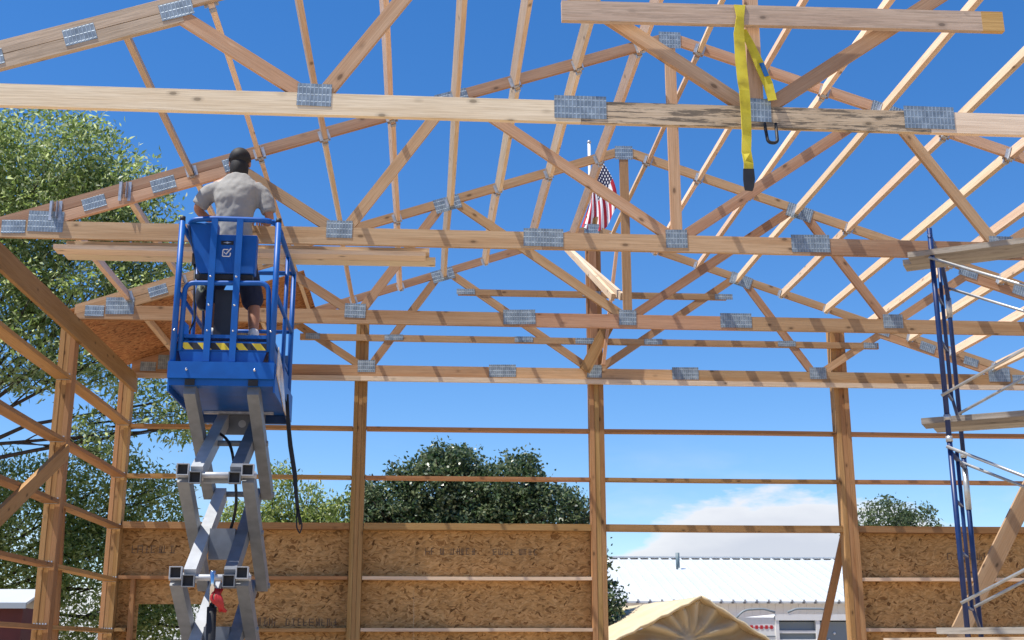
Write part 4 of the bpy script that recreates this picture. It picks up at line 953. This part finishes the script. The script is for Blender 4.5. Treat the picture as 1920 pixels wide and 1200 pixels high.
# ------------------------------------------------------------------ stock trailer
tr = root('stock_trailer', (4.4, 14.5, 0), 'white slatted livestock trailer parked right of the tan canopy', 'trailer')
MB().box(3.2, 3.95, 14.0, 15.9, .5, 2.12).build('nose_panel', WHITE, tr)
mb = MB()
for z in (.7, 1.0, 1.3, 1.56, 1.72, 1.86): mb.box(3.95, 4.62, 14.0, 14.04, z, z+.045)
mb.build('side_slats', WHITE, tr)
GR = simple('trailer_grey', (.19, .23, .26), .5)
MB().box(3.951, 6.6, 14.05, 15.9, .5, 2.05).build('body', GR, tr)
mb = MB(); mb.box(3.93, 3.99, 13.98, 14.045, .5, 2.14); mb.box(4.62, 4.69, 13.98, 14.045, .5, 2.14); mb.box(3.93, 6.62, 13.97, 15.95, 2.07, 2.17); mb.build('frame', WHITE, tr)
mb = MB(); rg = random.Random(5)
for i in range(5): mb.box(3.50+i*.085, 3.545+i*.085, 13.994, 13.999, 1.93, 1.99)
mb.box(3.50, 3.90, 13.995, 13.9985, 1.955, 1.965); mb.build('red_lettering', simple('red_ink', (.5, .02, .03), .5), tr)
mb = MB(); mb.box(3.50, 3.92, 13.994, 13.999, 1.80, 1.82); mb.box(3.6, 3.92, 13.994, 13.999, 1.68, 1.70); mb.build('grey_line', GR, tr)
MB().tube(rounded([(3.20, 13.98, 2.05), (3.40, 13.98, 2.24), (3.75, 13.98, 2.26), (3.93, 13.98, 2.20)], .1), .018, 8).build('roof_bar', GR, tr, True)
MB().tube(rounded([(4.15, 13.98, 2.20), (4.3, 13.98, 2.26), (4.75, 13.98, 2.26), (4.9, 13.98, 2.20)], .05), .018, 8).build('roof_bar', GR, tr, True)
mb = MB()
for x, z in ((4.85, 1.75), (4.95, 1.86), (4.78, 1.62), (4.92, 1.62), (4.84, 1.5)): mb.ball((x, 14.04, z), .022, 6)
mb.build('latch', WHITE, tr, True)
for x in (4.7, 5.6): MB().tube([(x, 14.0, .38), (x, 14.25, .38)], .36, 24).build('wheel', BLACK, tr, True)

# ------------------------------------------------------------------ world, sun
SUN = Vector((-.44, -.155, 1.0)).normalized()
w = bpy.data.worlds.new('World'); scene.world = w; w.use_nodes = True; nt = w.node_tree
bg = nt.nodes['Background']; sky = nt.nodes.new('ShaderNodeTexSky'); sky.sky_type = 'NISHITA'; sky.sun_disc = False
sky.sun_elevation = math.asin(SUN.z); sky.sun_rotation = math.atan2(SUN.x, SUN.y); sky.air_density = 1.0; sky.dust_density = .15; sky.ozone_density = 2.0; sky.altitude = 1500
hs = N(nt, 'ShaderNodeHueSaturation', i_Hue=.508, i_Saturation=1.44, i_Value=1.34); gm = N(nt, 'ShaderNodeGamma', i_Gamma=.86); lk(nt, sky.outputs[0], gm.inputs[0]); lk(nt, gm.outputs[0], hs.inputs['Color'])
# low clouds near the horizon
tc = nt.nodes.new('ShaderNodeTexCoord'); sp = nt.nodes.new('ShaderNodeSeparateXYZ'); lk(nt, tc.outputs['Generated'], sp.inputs[0])
def mth(op, a, b=None, c=None):
    n = nt.nodes.new('ShaderNodeMath'); n.operation = op
    for i, q in enumerate((a, b, c)):
        if q is None: continue
        if isinstance(q, (int, float)): n.inputs[i].default_value = q
        else: lk(nt, q, n.inputs[i])
    return n.outputs[0]
az = mth('ARCTAN2', sp.outputs[0], sp.outputs[1]); el = mth('ARCSINE', sp.outputs[2])
cb_ = nt.nodes.new('ShaderNodeCombineXYZ'); lk(nt, az, cb_.inputs[0]); lk(nt, mth('MULTIPLY', el, 3.0), cb_.inputs[1])
no = N(nt, 'ShaderNodeTexNoise', i_Scale=7., i_Detail=9., i_Roughness=.55); lk(nt, cb_.outputs[0], no.inputs['Vector'])
no2 = N(nt, 'ShaderNodeTexNoise', i_Scale=26., i_Detail=7., i_Roughness=.55); lk(nt, cb_.outputs[0], no2.inputs['Vector'])
# dome of the cloud bank: high around azimuth 14.5 degrees
da = mth('DIVIDE', mth('SUBTRACT', az, .30), .185)
dome = mth('MULTIPLY', mth('MAXIMUM', mth('SUBTRACT', 1.0, mth('MULTIPLY', da, da)), 0.), .074)
lump = mth('ADD', mth('MULTIPLY', mth('SUBTRACT', no2.outputs[0], .5), .035), mth('MULTIPLY', mth('SUBTRACT', no.outputs[0], .5), .06))
topel = mth('ADD', mth('ADD', dome, .052), lump)
dd = mth('DIVIDE', mth('SUBTRACT', topel, el), .010)
cl = nt.nodes.new('ShaderNodeClamp'); lk(nt, dd, cl.inputs[0])
wisp = nt.nodes.new('ShaderNodeMapRange'); lk(nt, no.outputs[0], wisp.inputs[0]); wisp.inputs[1].default_value = .52; wisp.inputs[2].default_value = .75
lowm = nt.nodes.new('ShaderNodeMapRange'); lk(nt, el, lowm.inputs[0]); lowm.inputs[1].default_value = .17; lowm.inputs[2].default_value = .05
fac = mth('MAXIMUM', mth('MULTIPLY', cl.outputs[0], .9), mth('MULTIPLY', mth('MULTIPLY', wisp.outputs[0], lowm.outputs[0]), .6))
shade = nt.nodes.new('ShaderNodeMapRange'); lk(nt, mth('SUBTRACT', topel, el), shade.inputs[0]); shade.inputs[1].default_value = 0; shade.inputs[2].default_value = .05
cc = mixc(nt, shade.outputs[0], (5.7, 5.7, 5.8), (4.0, 4.1, 4.6))
sk = mixc(nt, fac, hs.outputs[0], cc)
lk(nt, sk, bg.inputs[0]); bg.inputs[1].default_value = .12
sd = bpy.data.lights.new('sun', 'SUN'); sd.energy = 4.9; sd.angle = R(.5); sd.color = (1, .95, .87)
so = bpy.data.objects.new('sun', sd); col.objects.link(so); so.rotation_euler = SUN.to_track_quat('Z', 'Y').to_euler(); so.location = (0, 0, 30)
scene.view_settings.view_transform = 'Standard'; scene.view_settings.look = 'None'; scene.view_settings.exposure = .5; scene.view_settings.gamma = 1
scene.render.engine = 'CYCLES'; scene.cycles.max_bounces = 6; scene.cycles.transparent_max_bounces = 8
